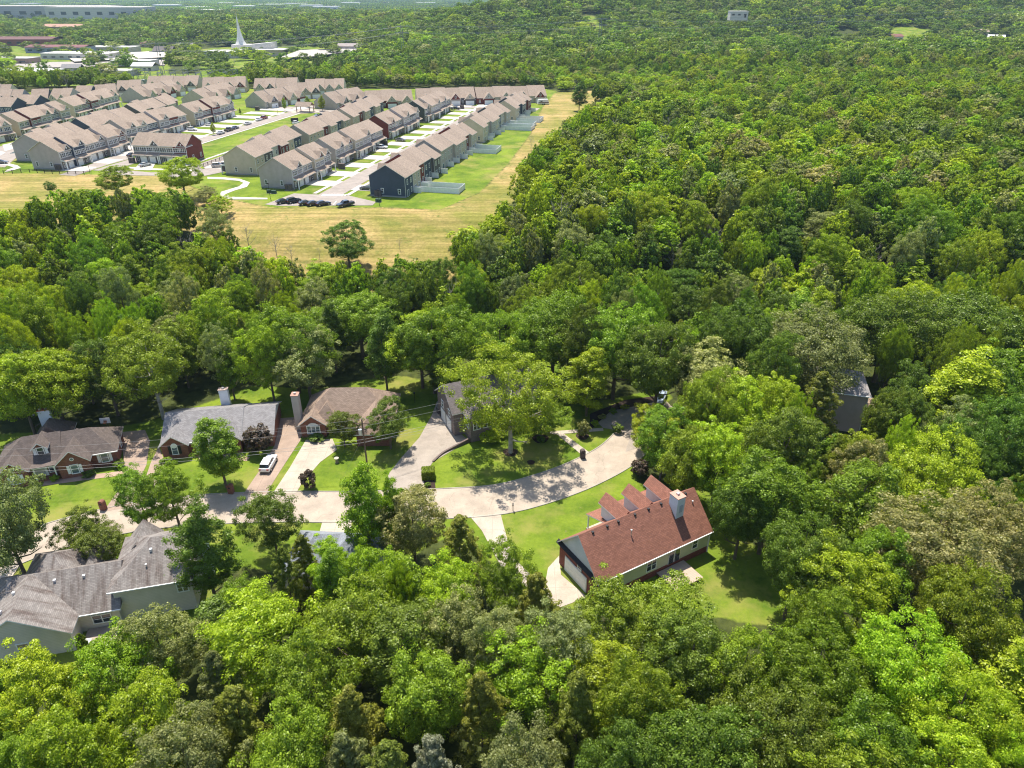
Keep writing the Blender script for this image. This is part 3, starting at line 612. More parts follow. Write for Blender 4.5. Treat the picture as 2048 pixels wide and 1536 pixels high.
def front(a,b,u,l,dep=12): 
    A=at(*a,ZT);B=at(*b,ZT); return townhouses(A,B,u,l,panels=False,depth=dep)
front((127,340),(257,299),U('gntggr','130101','010010'),'townhouses with large grey gable end right behind the black fence')
front((273,324),(378,328),U('tgtr','0102','0000'),'small block of townhouses facing the camera with a red brick gable end',11)
D=st(1,0)-st(0,0)
def frontst(s0,s1,t,u,l): return townhouses(st(s0,t),st(s1,t),u,l,panels=False)
frontst(271,312.5,-231,U('gtngrt','110100','000110'),'townhouses with taupe gable end behind the block that faces the camera')
frontst(319,353,-231,U('trrtg','10101','00110'),'townhouses with pale yellow gable end facing the street beside the green')
front((45,274),(142,247),U('brgnt','00111','01101'),'cream gabled townhouses at the left behind the dark blue gable end')
front((154,239),(240,214),U('brrgtw','010101','001000'),'townhouses with cream-walled gable end, upper left rows')
A=at(31,281,ZT); townhouses(st(238,-292),st(270,-288),U('ndgt','0101','0010'),'partly cropped townhouses at the left edge facing the street')
townhouses(at(-60,238,ZT),at(30,240,ZT),U('nnn','000',''),'dark navy townhouses with pale roof at the left edge',panels=False)
townhouses(at(42,233,ZT),at(75,234,ZT),U('ccn','',''),'dark navy townhouses with narrow windows beside the cropped navy block',panels=False)
# cottages with garage gables, end of the streets
def cottages(p0,p1,n,cols,label,dep=15,rev=False):
    p0=Vector(p0[:2]);p1=Vector(p1[:2]); d=p1-p0; L=d.length; a=math.atan2(d.y,d.x); w=L/n
    t=thing('cottage_row',(p0.x,p0.y,ZT),a,label,'cottages','cottage rows at the top of the estate')
    f1=win_mesh(.8,1.1,1,None,False)[0]; f2=win_mesh(.9,1.4,2,None,False)[0]
    for i in range(n):
        x0,x1=w*i,w*(i+1); sd=SID[cols[i%len(cols)]]; dz=.3*(i%2)
        m=MB(); walls(m,x0+.01*i-.4*(i==0)-.0,x1+.4*(i==n-1),0,dep,0,3.6+dz,8.4+dz,sd,ov=.02 if n>1 else .4); m.build('wall',t)
        m=MB(); roof(m,x0-(.4 if i==0 else 0),x1+(.4 if i==n-1 else 0),-.4,dep+.4,3.5+dz,8.5+dz,(SH_T,SH_T2)[i%2],trim=OFFW); m.build('roof',t)
        cx=x0+w*.62
        m=MB(); walls(m,cx-3.2,cx+3.2,-2.4,4.6,0,3.0,6.4,sd,'y',0,.01,.35,mg=SID['rstcg'[(i*2+len(label))%5]]); g=m.build('garage_wing',t)
        m=MB(); roof(m,cx-3.2,cx+3.2,-2.5,4.6,3.0,6.5,SH_T2,'y',0,.01,trim=WHITE); m.build('gable_roof',g)
        put(garage_mesh(4.6,2.2),'garage_door',g,(cx,-2.08,.02)); put(f1,'window',g,(cx,-2.06,3.9)); put(f2,'window',t,(x0+w*.14,-.02,1.0))
        put(f1,'window',t,(x0+w*.3,dep+.01,1.0),math.pi)
    put(f1,'window',t,(-.02,dep*.4,1.3),R_(-90)); put(f1,'window',t,(L+.02,dep*.4,1.3),R_(90))
    return t
cottages(at(955,209,ZT),at(1092,205,ZT),4,'rtgt','cottages with brown roofs at the far right end of the estate, next to the field')
cottages(at(836,212,ZT),at(950,209,ZT),4,'ttgc','cottages with brown roofs at the head of the long street')
cottages(at(735,217,ZT),at(826,214,ZT),3,'grt','cottages with a maroon garage gable, left of the head of the long street')
cottages(at(533,217.5,ZT),at(608,204,ZT),4,'sgtr','cottages with big sage gable end behind the small pavilion')
cottages(at(674,220,ZT),at(738,206,ZT),3,'stg','cottages with sage gable end directly right of the two small street trees')
cottages(at(290,206,ZT),at(368,190,ZT),4,'ggrt','cottages with grey gable end at the top of the left rows')
cottages(at(415,212,ZT),at(480,194,ZT),3,'tgt','cottages with tan gable end between the grey and the sage gable ends')
cottages(at(408,186,ZT),at(492,184,ZT),4,'gtgt','farthest cottages along the wood, left group')
cottages(at(510,188,ZT),at(594,187,ZT),4,'tggt','farthest cottages along the wood, middle group')
cottages(at(612,190,ZT),at(688,189,ZT),4,'gttt','farthest cottages along the wood, right group')
cottages(at(150,205,ZT),at(180,205,ZT),1,'n','single gabled cottage between the left rows with navy gable')
cottages(at(102,212,ZT),at(140,212,ZT),2,'tg','grey cottages behind the sunlit cream gable end')
cottages(at(196,203,ZT),at(236,201,ZT),2,'gt','pale grey cottages at the back of the left rows')
cottages(at(-20,215,ZT),at(44,214,ZT),3,'ntg','cottages at the back left corner of the estate')
cottages(at(66,213,ZT),at(98,212,ZT),1,'n','navy gabled cottage left of the grey cottages')
cottages(at(296,183,ZT),at(396,182,ZT),4,'gtgt','farthest cottages along the wood above the grey gable end')
cottages(at(560,200,ZT),at(640,196,ZT),4,'tgts','cottages between the sage gable ends and the farthest row')
cottages(at(440,203,ZT),at(476,196,ZT),2,'ts','pair of cottages just left of the big sage gable end')
cottages(at(-40,203,ZT),at(20,202,ZT),3,'tgt','cottages at the very back left corner against the wood')
cottages(at(236,193,ZT),at(282,192,ZT),2,'gt','cottages at the back between left rows and substation')
# streets and drives of the estate
EROAD=mat('asphalt',(.27,.235,.205),.9); ECONC=mat('concrete',(.44,.41,.36),.9)
def stq(name,s0,s1,t0,t1,m,z=.05): return sheet(name,[st(s0,t0),st(s0,t1),st(s1,t1),st(s1,t0)],m,z,pix=False,h=ZT)
def V14(l): return [at(a,b,ZT) for a,b in l]
def S14(name,l,m,z): return sheet(name,V14(l),m,z,pix=False,h=ZT)
stq('street',207,415,-113,-105.4,EROAD,.08)
for t0,t1 in ((-115.6,-114.2),(-104.2,-102.8)): stq('pavement',212,412,t0,t1,ECONC,.09)
for k in range(13):
    s=222+k*14.6
    stq('driveway',s,s+7.6,-124,-113,ECONC,.1); stq('driveway',s-3,s+4.6,-105.4,-96,ECONC,.1)
S14('car_park',[(530,409),(588,387),(625,389),(700,392),(752,404),(745,411),(560,412)],EROAD,.06)
S14('path',[(415,354),(448,355),(480,358),(500,365),(494,374),(470,381),(452,388),(462,394),(535,396),(535,399),(460,399),(440,392),(442,384),(478,373),(487,366),(478,362),(445,359),(415,358)],ECONC,.07)
S14('street',[(150,352),(215,330),(260,318),(258,308),(275,300),(262,298),(170,333),(118,350)],EROAD,.07)
S14('street',[(200,350),(240,340),(300,345),(380,346),(410,335),(450,318),(452,343),(410,352),(330,352)],EROAD,.075)
S14('pavement',[(258,334),(300,337),(385,340),(385,342.5),(300,340),(255,337)],ECONC,.1)
for a in (285,352): S14('driveway',[(a-4,326),(a+26,327),(a+18,341),(a-18,340)],ECONC,.11)
stq('street',225,420,-210,-203,EROAD,.062); 
for k in range(9): stq('driveway',262+k*14,262+k*14+8,-231,-210,ECONC,.1)
stq('pavement',262,372,-213,-211.6,ECONC,.11); stq('pavement',250,384,-202.5,-201.2,ECONC,.11)
stq('street',222,400,-178.5,-173,EROAD,.064); stq('pavement',240,396,-181.6,-180.2,ECONC,.11)
for k in range(8): stq('driveway',238+k*15,238+k*15+8,-173,-163,ECONC,.1)
stq('street',372,384,-214,-176,EROAD,.07); stq('driveway',381,392,-214,-206,ECONC,.1); stq('street',407,416,-140,-80,EROAD,.07); stq('street',378,390,-230,-210,EROAD,.066)
for k in range(7): S14('driveway',[(960-k*34,207.5),(985-k*34,207.5),(975-k*34,214),(950-k*34,214)],ECONC,.1)
for k in range(3): stq('driveway',222+k*14,230+k*14,-222,-212,ECONC,.1)
S14('street',[(-40,330),(10,335),(45,305),(60,286),(30,283),(-20,300)],EROAD,.07); S14('driveway',[(5,290),(40,283),(48,291),(10,303)],ECONC,.1)
S14('driveway',[(-30,296),(12,305),(-10,318),(-40,318)],ECONC,.1); S14('path',[(-30,327),(10,325),(35,331),(42,336),(22,342),(10,344),(14,340),(28,335),(10,330),(-30,332)],ECONC,.08)
for k in range(9):
    a=at(646+k*5.6,390.5,ZT); q=sheet('crossing_mark',[(a.x+dx,a.y+dy) for dx,dy in ((-.3,-1.2),(.3,-1.2),(.3,1.2),(-.3,1.2))],WHITE,.09,pix=False,h=ZT)
for a,b in ((566,588),(608,628),(650,670),(688,708)):
    for k in (a,b): p=at(k,406,ZT); sheet('parking_line',[(p.x-.06,p.y-2.3),(p.x+.06,p.y-2.3),(p.x+.06,p.y+2.3),(p.x-.06,p.y+2.3)],WHITE,.085,pix=False,h=ZT)
# ---------------- trees ----------------
def leaves_mesh(name,seed,R,zb,zt,shape,ncl,nlf,leaf,rc,gap=0.0):
    rg=np.random.default_rng(seed); zc=(zb+zt)/2; hz=(zt-zb)/2
    if shape=='cone':
        t=rg.random(ncl)**.75; a=rg.random(ncl)*6.283; r=R*(1-t)**.6*(.4+.62*rg.random(ncl))*(1+.30*np.sin(3*a+t*8+seed)+.16*np.sin(5*a-t*13)); cz=zb+t*(zt-zb)
        cc=np.stack([np.cos(a)*r,np.sin(a)*r,cz],1); dr=np.stack([np.cos(a),np.sin(a),.5+0*a],1); rcs=rc*(.7+.6*rg.random(ncl))*(1-.45*t)
    else:
        d=rg.normal(size=(ncl,3)); d[:,2]=d[:,2]+.35; d/=np.linalg.norm(d,axis=1)[:,None]
        nl=9; ld=rg.normal(size=(nl,3)); ld[:,2]=np.abs(ld[:,2])*.8; ld/=np.linalg.norm(ld,axis=1)[:,None]; lm=.70+.52*rg.random(nl)
        k=np.argmax(d@ld.T,1); dd=np.max(d@ld.T,1); rad=lm[k]*(.62+.42*np.clip(dd,0,1)**3)*(1+.16*(rg.random(ncl)<.14))
        rho=np.where(rg.random(ncl)<.72,.82+.2*rg.random(ncl),.35+.5*rg.random(ncl))*rad
        pr=1.0
        if shape=='spread': pr=np.where(d[:,2]<0,.95,1.08)
        cc=np.stack([d[:,0]*R*rho*pr,d[:,1]*R*rho*pr,zc+d[:,2]*hz*rho],1)
        if shape=='column': cc[:,:2]*=(1-.45*np.clip((cc[:,2]-zb)/(zt-zb),0,1)**1.5)[:,None]
        if gap>0: cc=cc[(np.sin(cc[:,0]*1.3+seed)*np.sin(cc[:,1]*1.3+1)*np.sin(cc[:,2]*1.2)) > -1+gap]; ncl=len(cc); d=d[:ncl]
        dr=cc-np.array([0,0,zc]); dr/=np.linalg.norm(dr,axis=1)[:,None]+1e-6; rcs=rc*(.6+.8*rg.random(ncl))
    n=ncl*nlf; ci=np.repeat(np.arange(ncl),nlf)
    u=rg.normal(size=(n,3)); u/=np.linalg.norm(u,axis=1)[:,None]; u+=dr[ci]*.55; u[:,2]+=.15
    un=u/np.linalg.norm(u,axis=1)[:,None]; rr=(rg.random(n)**.45)
    P=cc[ci]+un*(rcs[ci]*rr)[:,None]*np.array([1,1,.78])
    nn=un+rg.normal(size=(n,3))*.55+np.array([0,0,.25]); nn/=np.linalg.norm(nn,axis=1)[:,None]
    a=np.cross(nn,rg.normal(size=(n,3))); a/=np.linalg.norm(a,axis=1)[:,None]+1e-9; b=np.cross(nn,a)
    sz=(leaf*(.55+.9*rg.random(n)))[:,None]; asp=.62 if shape!='cone' else .4
    V=np.stack([P-a*sz*.5,P-b*sz*.5*asp+nn*sz*.08,P+a*sz*.5,P+b*sz*.5*asp+nn*sz*.08],1).reshape(-1,3)
    me=bpy.data.meshes.new(name); me.vertices.add(4*n); me.vertices.foreach_set('co',V.ravel().astype(np.float32))
    me.loops.add(4*n); me.polygons.add(n); me.loops.foreach_set('vertex_index',np.arange(4*n,dtype=np.int32)); me.polygons.foreach_set('loop_start',np.arange(n,dtype=np.int32)*4); me.polygons.foreach_set('loop_total',np.full(n,4,np.int32)); me.update()
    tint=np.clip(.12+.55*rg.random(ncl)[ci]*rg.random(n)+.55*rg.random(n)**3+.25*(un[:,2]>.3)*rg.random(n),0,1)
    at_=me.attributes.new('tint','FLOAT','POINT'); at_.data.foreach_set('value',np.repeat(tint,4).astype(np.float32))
    me.materials.append(LEAF['mid']); return me
def trunk_mesh(name,seed,H_,r,zs,spread,nb,bark,up=.6,twigs=0,top=.86):
    rd=random.Random(seed); q=MB(); p=Vector((0,0,-.5)); pts=[p]
    for i in range(5): p=Vector((rd.uniform(-.25,.25)*i*.4,rd.uniform(-.25,.25)*i*.4,H_*top*(i+1)/5)); pts.append(p)
    for i in range(5): q.tube(pts[i],pts[i+1],r*(1-i*.17),r*(1-(i+1)*.17),bark,7,False)
    for k in range(nb):
        z=zs+(H_*.75-zs)*k/nb; i=min(4,int(z/(H_*top)*5)); b=pts[i].lerp(pts[i+1],z/(H_*top)*5-i); a=k*2.4+rd.random()
        L=spread*(.6+.4*rd.random())*(1-.35*k/nb); e=b+Vector((math.cos(a)*L,math.sin(a)*L,L*up*(.7+.6*rd.random()))); mid=b.lerp(e,.5)+Vector((0,0,-L*.06)); rb=r*.38*(1-.4*k/nb)
        q.tube(b,mid,rb,rb*.65,bark,5,False); q.tube(mid,e,rb*.65,rb*.2,bark,5,False)
        for j in range(2+twigs):
            s=mid.lerp(e,rd.random()*.8); a2=a+rd.uniform(-1.1,1.1); l2=L*.42*rd.uniform(.6,1.2); e2=s+Vector((math.cos(a2)*l2,math.sin(a2)*l2,l2*rd.uniform(.3,1.1))); q.tube(s,e2,rb*.38,rb*.12,bark,4,False)
            for w in range(twigs):
                s3=s.lerp(e2,rd.uniform(.3,1)); a3=a2+rd.uniform(-1.2,1.2); l3=l2*.5; q.tube(s3,s3+Vector((math.cos(a3)*l3,math.sin(a3)*l3,l3*rd.uniform(.2,1.2))),rb*.16,rb*.06,bark,3,False)
    return q.mesh(name)
# unit trees: 15 m tall; crowns named by form
FORM={}
NEAR={ # form: (R, zb, zt, shape, clusters, leaves, leaf size, cluster radius, trunk r)
 'round':(5.0,1.6,15,'round',280,135,.215,.80,.26),'broad':(6.4,2.0,14,'round',400,130,.225,.84,.32),'spread':(6.8,2.4,15,'spread',330,120,.22,.80,.33),
 'open':(6.8,1.6,15,'spread',310,130,.21,.85,.33),
 'upright':(3.5,.9,15,'column',230,130,.21,.72,.2),'cedar':(4.0,.3,14.6,'cone',340,100,.24,.66,.16),'airy':(5.2,3.0,15,'round',200,100,.22,.75,.24)}
for f,(R,zb,zt,shp,nc,nl,lf,rc,tr) in NEAR.items():
    for v in range(3):
        FORM[f,v]=(leaves_mesh('crown',hash((f,v))%999 if False else sum(map(ord,f))*7+v,R,zb,zt,shp,nc,nl,lf,rc,.25 if f=='airy' else .12 if f=='open' else 0),trunk_mesh('trunk',v+5,15,tr,zb+.6,R*.8,9 if shp!='cone' else 4,BARKL if f in('spread','open') else BARK,.55,1 if f in('airy','spread','open') else 0))
FAR={}
for f,(R,zb,zt,shp,nc,nl,lf,rc,tr) in NEAR.items():
    if f in('airy','open'): continue
    FAR[f]=leaves_mesh('crown',sum(map(ord,f))*3+1,R,zb,zt,shp,max(60,nc//2),30,.66 if shp!='cone' else .5,rc*1.2)
BARE=trunk_mesh('trunk',77,15,.26,3.5,5.0,14,mat('bark',(.30,.27,.24)),.9,3); 
def tree(x,y,z,form,colour,Ht,w,label,rz=None,name=None,group=None,v=None,cat='tree'):
    rd=random.Random(int(x*37+y*101)); v=rd.randrange(3) if v is None else v
    c_,t_=FORM[form,v]; R=NEAR[form][0]; s=Ht/15; sx=w/(2*R*1.02)
    nm=name or {'cedar':'cedar_tree'}.get(form,'deciduous_tree')
    t=thing(nm,(x,y,z),rd.random()*6.28 if rz is None else rz,label,cat,group)
    e_=rd.uniform(.86,1.16); o=put(c_,'crown',t,sc=(sx*e_,sx/e_,s)); o.material_slots[0].link='OBJECT'; o.material_slots[0].material=LEAF[colour]
    put(t_,'trunk',t,sc=(sx*e_,sx/e_,s)); return t
# yard trees: (base x, base y, top y, crown width px, form, colour, label)
YT=[(453,975,845,98,'upright','mid','conical green maple on the lawn in front of the grey-roofed ranch house'),
 (690,893,826,66,'round','dark','smaller of two glossy magnolias in front of the tan-roofed house'),
 (782,897,806,84,'round','dark','larger magnolia beside the asphalt drive, right of the utility pole'),
 (1021,905,716,206,'open','lime','big spreading yellow-green tree with pale forked trunk on the curved lawn'),
 (1081,878,800,90,'round','mid','small dark tree tucked under the right side of the big spreading tree'),
 (1172,832,704,96,'upright','bright','dense egg-shaped green tree right of the dark stone house'),
 (302,1068,944,92,'round','mid','left one of the pair of leafy trees at the near kerb'),
 (362,1062,940,92,'round','mid','right one of the pair of leafy trees at the near kerb'),
 (555,1108,988,108,'round','dark','round dark pear tree at the near side of the street, below the white car'),
 (178,1112,1030,80,'round','dark','left of two low round trees between street and grey roofs'),
 (222,1140,1052,95,'round','dark','right of two low round trees between street and grey roofs'),
 (432,1200,1022,112,'upright','dark','tall dark tree right of the grey house chimney'),
 (55,1160,966,180,'broad','grey','large grey-green tree over the street at the left edge'),
 (742,1128,938,108,'upright','bright','tall yellow-green tree overlapping the street, left of two'),
 (832,1135,985,125,'round','pale','white-flecked green tree right of the tall yellow-green one at the street'),
 (795,1120,968,70,'upright','bright','slim yellow-green tree squeezed between two wider street trees'),
 (622,800,664,135,'round','grey','dense grey-green tree directly behind the tan-roofed house'),
 (470,800,680,78,'upright','mid','narrow green tree on the back lawn of the ranch house'),
 (328,838,664,180,'spread','mid','wide tree with visible limbs behind the basketball hoop'),
 (905,808,712,66,'upright','mid','first slim tree at the left end of the stone house'),
 (876,790,728,44,'upright','dark','small dark tree beside the lawn edge left of the stone house'),
 (1404,860,700,145,'round','pale','round cream-tipped tree beside the pale blue parked car'),
 (1612,905,745,120,'cedar','olive','broad olive cedar hiding the left side of the woodland house'),
 (1895,900,712,170,'upright','bright','tall bright yellow-green tree right of the woodland house'),
 (1300,905,824,95,'round','bright','bright tree leaning over the end of the street'),
 (925,1180,1032,120,'cedar','olive','brownish cedar left of the lower concrete drive'),
 (1320,960,826,110,'round','mid','green tree behind the dormers of the red-roofed house'),
 (760,480+42,452,0,'round','dark','x')][:-1]
def place_bt(bx,by,ty,w,form,col,lab,z=0,grp='garden trees around the houses',nm=None,cat='tree'):
    p=at(bx,by,z) if z==0 else ground(bx,by)
    lo,hi=1,40
    for _ in range(30):
        m_=(lo+hi)/2
        if proj(p.x,p.y,p.z+m_)[1]>ty: lo=m_
        else: hi=m_
    f=proj(p.x,p.y,p.z+lo*.6)[2]; return tree(p.x,p.y,p.z,form,col,lo*1.02,w/F*f*1.1,lab,group=grp,name=nm,cat=cat)
occupied=[]
for a in YT: t=place_bt(*a); occupied.append((t.location.x,t.location.y,NEAR[a[4]][0]*t.children[0].scale.x*.9))
for a in [(700,540,448,98,'round','dark','dark round tree standing alone at the lower edge of the dry field'),
 (372,398,316,80,'round','bright','taller of two round trees in front of the townhouses that face the camera'),
 (237,395,334,72,'round','mid','lower broad tree at the path beside the black fence'),
 (1158,222,166,36,'upright','dark','lone dark upright tree in the dry field right of the cottages')]:
    t=place_bt(*a,z=14,grp='trees around the estate'); occupied.append((t.location.x,t.location.y,5))
for a in [(290,412,378,44,'round','mid','low leafy tree between the two round trees at the field edge'),(415,412,376,50,'round','grey','grey-green bushy tree right of the taller round tree at the field edge'),(325,418,388,46,'round','bright','small yellow-green tree in front of the two round trees at the field edge'),(175,410,380,46,'round','mid','low tree left of the two round trees at the field edge'),(445,432,392,44,'round','bright','bright bushy tree where the curved path meets the wood')]:
    place_bt(*a,z=14,grp='trees around the estate')
for a in [(570,222,199,11,'first of three small street trees near the pavilion'),(617,215,196,14,'small street tree right behind the pavilion'),(645,222,195,17,'rightmost of three small street trees near the pavilion'),(428,270,248,11,'tiny kerbside tree beside the parked cars on the estate'),(481,229,218,6,'tiny conical evergreen at the end of the estate street')]:
    p=at(a[0],a[1],ZT); f=proj(p.x,p.y,ZT)[2]; tree(p.x,p.y,ZT,'upright','bright' if a[3]>8 else 'dark',(a[1]-a[2])/F*f/.97,a[3]/F*f,a[4],group='young street trees on the estate')
# canopy trees of the near wood, placed by crown: (centre x, top y, width px, form, colour, height)
CT=[(598,1062,80,'cedar','olive',11),(660,1082,100,'round','bright',11),(735,1098,110,'round','bright',11),(560,1085,90,'cedar','olive',12),(510,1190,215,'round','bright',15),(300,1215,150,'round','grey',13),(215,1275,180,'round','bright',13),(60,1315,200,'round','bright',14),(270,1370,200,'round','bright',15),(120,1440,200,'round','bright',15),(155,1260,70,'cedar','dark',12),
(420,1290,130,'cedar','grey',14),(350,1440,190,'round','grey',15),(860,1455,150,'cedar','silver',14),(600,1290,190,'round','mid',16),(690,1170,200,'round','mid',15),(850,1295,190,'round','mid',15),(690,1360,170,'cedar','olive',15),(770,1470,180,'cedar','olive',14),(960,1330,150,'cedar','olive',15),(985,1210,150,'round','grey',14),
(1010,1085,120,'round','mid',13),(1075,1135,120,'cedar','olive',12),(880,1120,150,'round','bright',13),(1225,1175,170,'round','mid',12),(1345,1165,190,'round','mid',12),(1130,1215,170,'round','grey',14),(1160,1330,150,'cedar','olive',16),(1055,1450,180,'round','grey',15),(1290,1310,170,'round','mid',17),(1390,1245,190,'round','dark',14),(1500,1270,160,'round','mid',15),(1660,1170,140,'round','mid',15),
(1710,1105,180,'round','bright',16),(1650,1250,220,'broad','mid',16),(1560,1370,250,'broad','dark',16),(1400,1400,260,'broad','dark',17),(1840,1230,240,'broad','bright',17),(1960,1320,220,'broad','bright',17),(1780,1410,200,'round','mid',16),(1920,1470,200,'round','bright',15),(1890,985,250,'broad','pale',18),(2010,960,190,'broad','pale',18),(1900,865,220,'broad','bright',17),(1740,930,190,'round','mid',16),
(1560,900,190,'round','mid',17),(1500,760,130,'round','bright',16),(1570,745,110,'round','bright',16),(1450,838,140,'round','bright',16),(1505,925,150,'broad','dark',16),(1620,1020,170,'broad','dark',17),(1770,1060,150,'round','mid',16),(1385,850,120,'round','mid',14),(1655,1065,140,'round','dark',16),(1960,1120,200,'broad','mid',17),(680,1450,160,'cedar','grey',14),(560,1420,190,'round','mid',15),(460,1360,170,'cedar','olive',14),(1250,1440,170,'round','dark',16),(1700,1480,220,'round','mid',15),(10,1480,170,'round','mid',14),
(70,670,190,'broad','bright',18),(10,700,150,'round','bright',17),(190,672,120,'round','dark',16),(570,600,170,'broad','mid',19),(420,640,80,'airy','grey',17),(710,560,170,'broad','mid',17),(860,600,170,'broad','mid',19),(1110,570,200,'broad','mid',20),(1000,600,150,'broad','mid',20),(1240,600,180,'broad','mid',20),(1330,620,170,'broad','dark',21),(1640,600,230,'broad','grey',21),(1500,590,170,'broad','dark',20),(1800,560,200,'broad','dark',21),(1960,560,200,'broad','dark',21),(2000,700,170,'round','mid',17),(835,612,150,'round','bright',17),(655,600,80,'upright','dark',16),(560,615,80,'upright','mid',16),(760,622,90,'upright','dark',17),(520,640,100,'round','bright',17),
(1165,610,90,'round','dark',20),(1450,600,120,'broad','dark',21),(1560,660,110,'round','dark',20)]
cand=[]
for (cx,ty,w,form,col,Ht) in CT:
    z=0.
    for _ in range(12):
        p=at(cx,ty+w*.08,z+Ht); z=h1(p.x,p.y)
    f=proj(p.x,p.y,z+Ht*.7)[2]; cand.append((p.x,p.y,z,form,col,Ht,w/F*f)); occupied.append((p.x,p.y,w/F*f*.40))
rg=np.random.default_rng(11)
# clearings where no forest tree may stand
def inside(x,y,poly,m=0): return sdist(x,y,poly)>-m
keep=[]
def scatter(y0,y1,sp,hw):
    ys=np.arange(y0,y1,sp*.87); out=[]
    for j,yy in enumerate(ys):
        xs=np.arange(-hw(yy),hw(yy),sp)+(j%2)*sp/2; out.append(np.stack([xs,np.full(xs.shape,yy)],1))
    P=np.concatenate(out); P+=rg.normal(size=P.shape)*sp*.24; return P
PA=scatter(30,250,6.6,lambda y:y*.86+40); PB=scatter(250,640,7.6,lambda y:y*.78+30); PC=scatter(640,2600,14.5,lambda y:y*.76+30)
P=np.concatenate([PA,PB,PC]); x,y=P[:,0],P[:,1]
ok=~(inside(x,y,YARD,1.8)&(y<200)); 
nr=y<520; est=np.zeros(len(x),bool); est[nr]=inside(x[nr],y[nr],SUBP,4)|inside(x[nr],y[nr],FIELDP,1.5); ok&=~est
for ci_,cp in enumerate(CLEARS): ok&=~(inside(x,y,cp,3)&(rg.random(len(x))>CKEEP[ci_]))
# power-line cut and thinner parts
for ox,oy,r in occupied: ok&=((x-ox)**2+(y-oy)**2)>(r+1.2)**2
ok&=((x-61)**2/9.5**2+(y-114)**2/12**2)>1
town=(x<-120)&(y>520)&(y<1100)&(y>620-.2*x*0); ok&=~(town&(rg.random(len(x))<.45))
P=P[ok]; x,y=P[:,0],P[:,1]; z=H(x,y)
# patchwork of species
def fld(x,y,s,a): return np.sin(x/s+a)*np.cos(y/s*1.13+a*2)+.5*np.sin(x/s*2.3+y/s*1.7+a)
k1=fld(x,y,23,1.2)+.3+rg.normal(size=len(x))*.75; k2=rg.random(len(x))
cols=np.where(k1>.75,'bright',np.where(k1>-.15,'mid',np.where(k1>-1.0,'dark','mid')))
cols=np.where(k2<.09,'grey',cols); ced=((k2>.9)&(y<140))|(k2>.985); cols=np.where(ced,'olive',cols); cols=np.where((k2>.86)&(k2<.885),'pale',cols); cols=np.where((y>200)&(x>-20)&(x<130)&(y<520)&(k2>.35)&(k2<.8),'bright',cols)
cols=np.where((y>620)&(k2>.12)&(k2<.72),'dark',cols)
HT=np.where(y<85,13.5,np.where(y<150,16.5,14.5))*(.78+.42*rg.random(len(x))); HT=np.where((y>195)&(y<560)&(x>-60),HT*.78,HT); HT=np.where(ced,HT*.8,HT); HT=np.where(y>600,HT*1.0,HT); WD=np.where(y<640,7.8,18.5)*(.66+.85*rg.random(len(x))**1.5); WD=np.where(ced,5.2,WD); HT=np.where((y>650),HT*(.85+.5*rg.random(len(x))),HT)
HT=np.where((y>455)&(y<600)&(x<120),HT*.75,HT)
for cp in CLEARS: HT=np.where(inside(x,y,cp,25),HT*.72,HT)
forms=np.where(ced,'cedar',np.where(k2<.3,'round',np.where(k2<.55,'broad',np.where(k2<.72,'spread',np.where(k2<.8,'upright','round')))))
TL1=np.array([(-200,1340),(0,1320),(130,1262),(200,1285),(260,1240),(330,1225),(400,1195),(470,1125),(600,1095),(760,1110),(860,1060),(950,1050),(1020,1100),(1090,1150),(1180,1195),(1290,1170),(1400,1165),(1480,1215),(1560,1235),(1620,1150),(1700,1050),(2200,1000)])
TL3=np.array([(1000,1165),(1380,1168),(1480,1215),(1560,1240),(1575,1150),(1590,0),(2300,0)])
TL2=np.array([(-200,430),(0,408),(60,392),(100,376),(200,372),(330,374),(400,374),(445,396),(460,452),(540,505),(650,525),(760,520),(880,492),(905,455),(1000,398),(1020,335),(1060,292),(1105,252),(1160,215),(1240,178),(1300,150),(2200,100)])
ex2=(y>92)&(y<330)
pal_rest=[]
for i in range(len(x)):
    tl=None
    if y[i]<84 and x[i]<30: tl=TL1
    elif x[i]>=26 and y[i]<78: tl=TL3
    elif 78<=y[i]<106 and 46<x[i]<72: tl=np.array([(1500,500),(1640,760),(1660,868),(1738,868),(1745,700),(1900,500)])
    elif 110<y[i]<430 and x[i]<150: tl=TL2
    if tl is TL2 and 105<y[i]<330:
        need=None
        for hh in np.arange(6,20,.7):
            pxt,pyt,ft=proj(x[i],y[i],z[i]+hh)
            if pyt<np.interp(pxt,tl[:,0],tl[:,1])+rg.random()*14: need=hh; break
        if need and need<17: HT[i]=need
    if tl is not None:
        for _ in range(9):
            pxt,pyt,ft=proj(x[i],y[i],z[i]+HT[i])
            wp=WD[i]/ft*F*.35; lim=max(np.interp(q_,tl[:,0],tl[:,1]) for q_ in (pxt-wp,pxt,pxt+wp))
            if pyt<lim: HT[i]-=1.5; WD[i]*=.95
            else: break
        if HT[i]<5.0 or (tl is TL1 and HT[i]<7): continue
    px,py,f=proj(x[i],y[i],z[i]+HT[i]*.7)
    if f>5 and -120<px<2170 and py<1700 and py>-40: pal_rest.append((float(x[i]),float(y[i]),float(z[i]),str(forms[i]),str(cols[i]),float(HT[i]),float(WD[i]),px,py,f))
# those that show largest become single trees
pal_rest.sort(key=lambda r:-(r[6]*r[5]/r[9]**2)*(1 if 0<r[7]<2048 and r[8]<1500 else .3))
NI=291-len(CT)-len(YT)-9
single=cand+[r[:7] for r in pal_rest[:NI]]; rest=pal_rest[NI:]
LAB=0
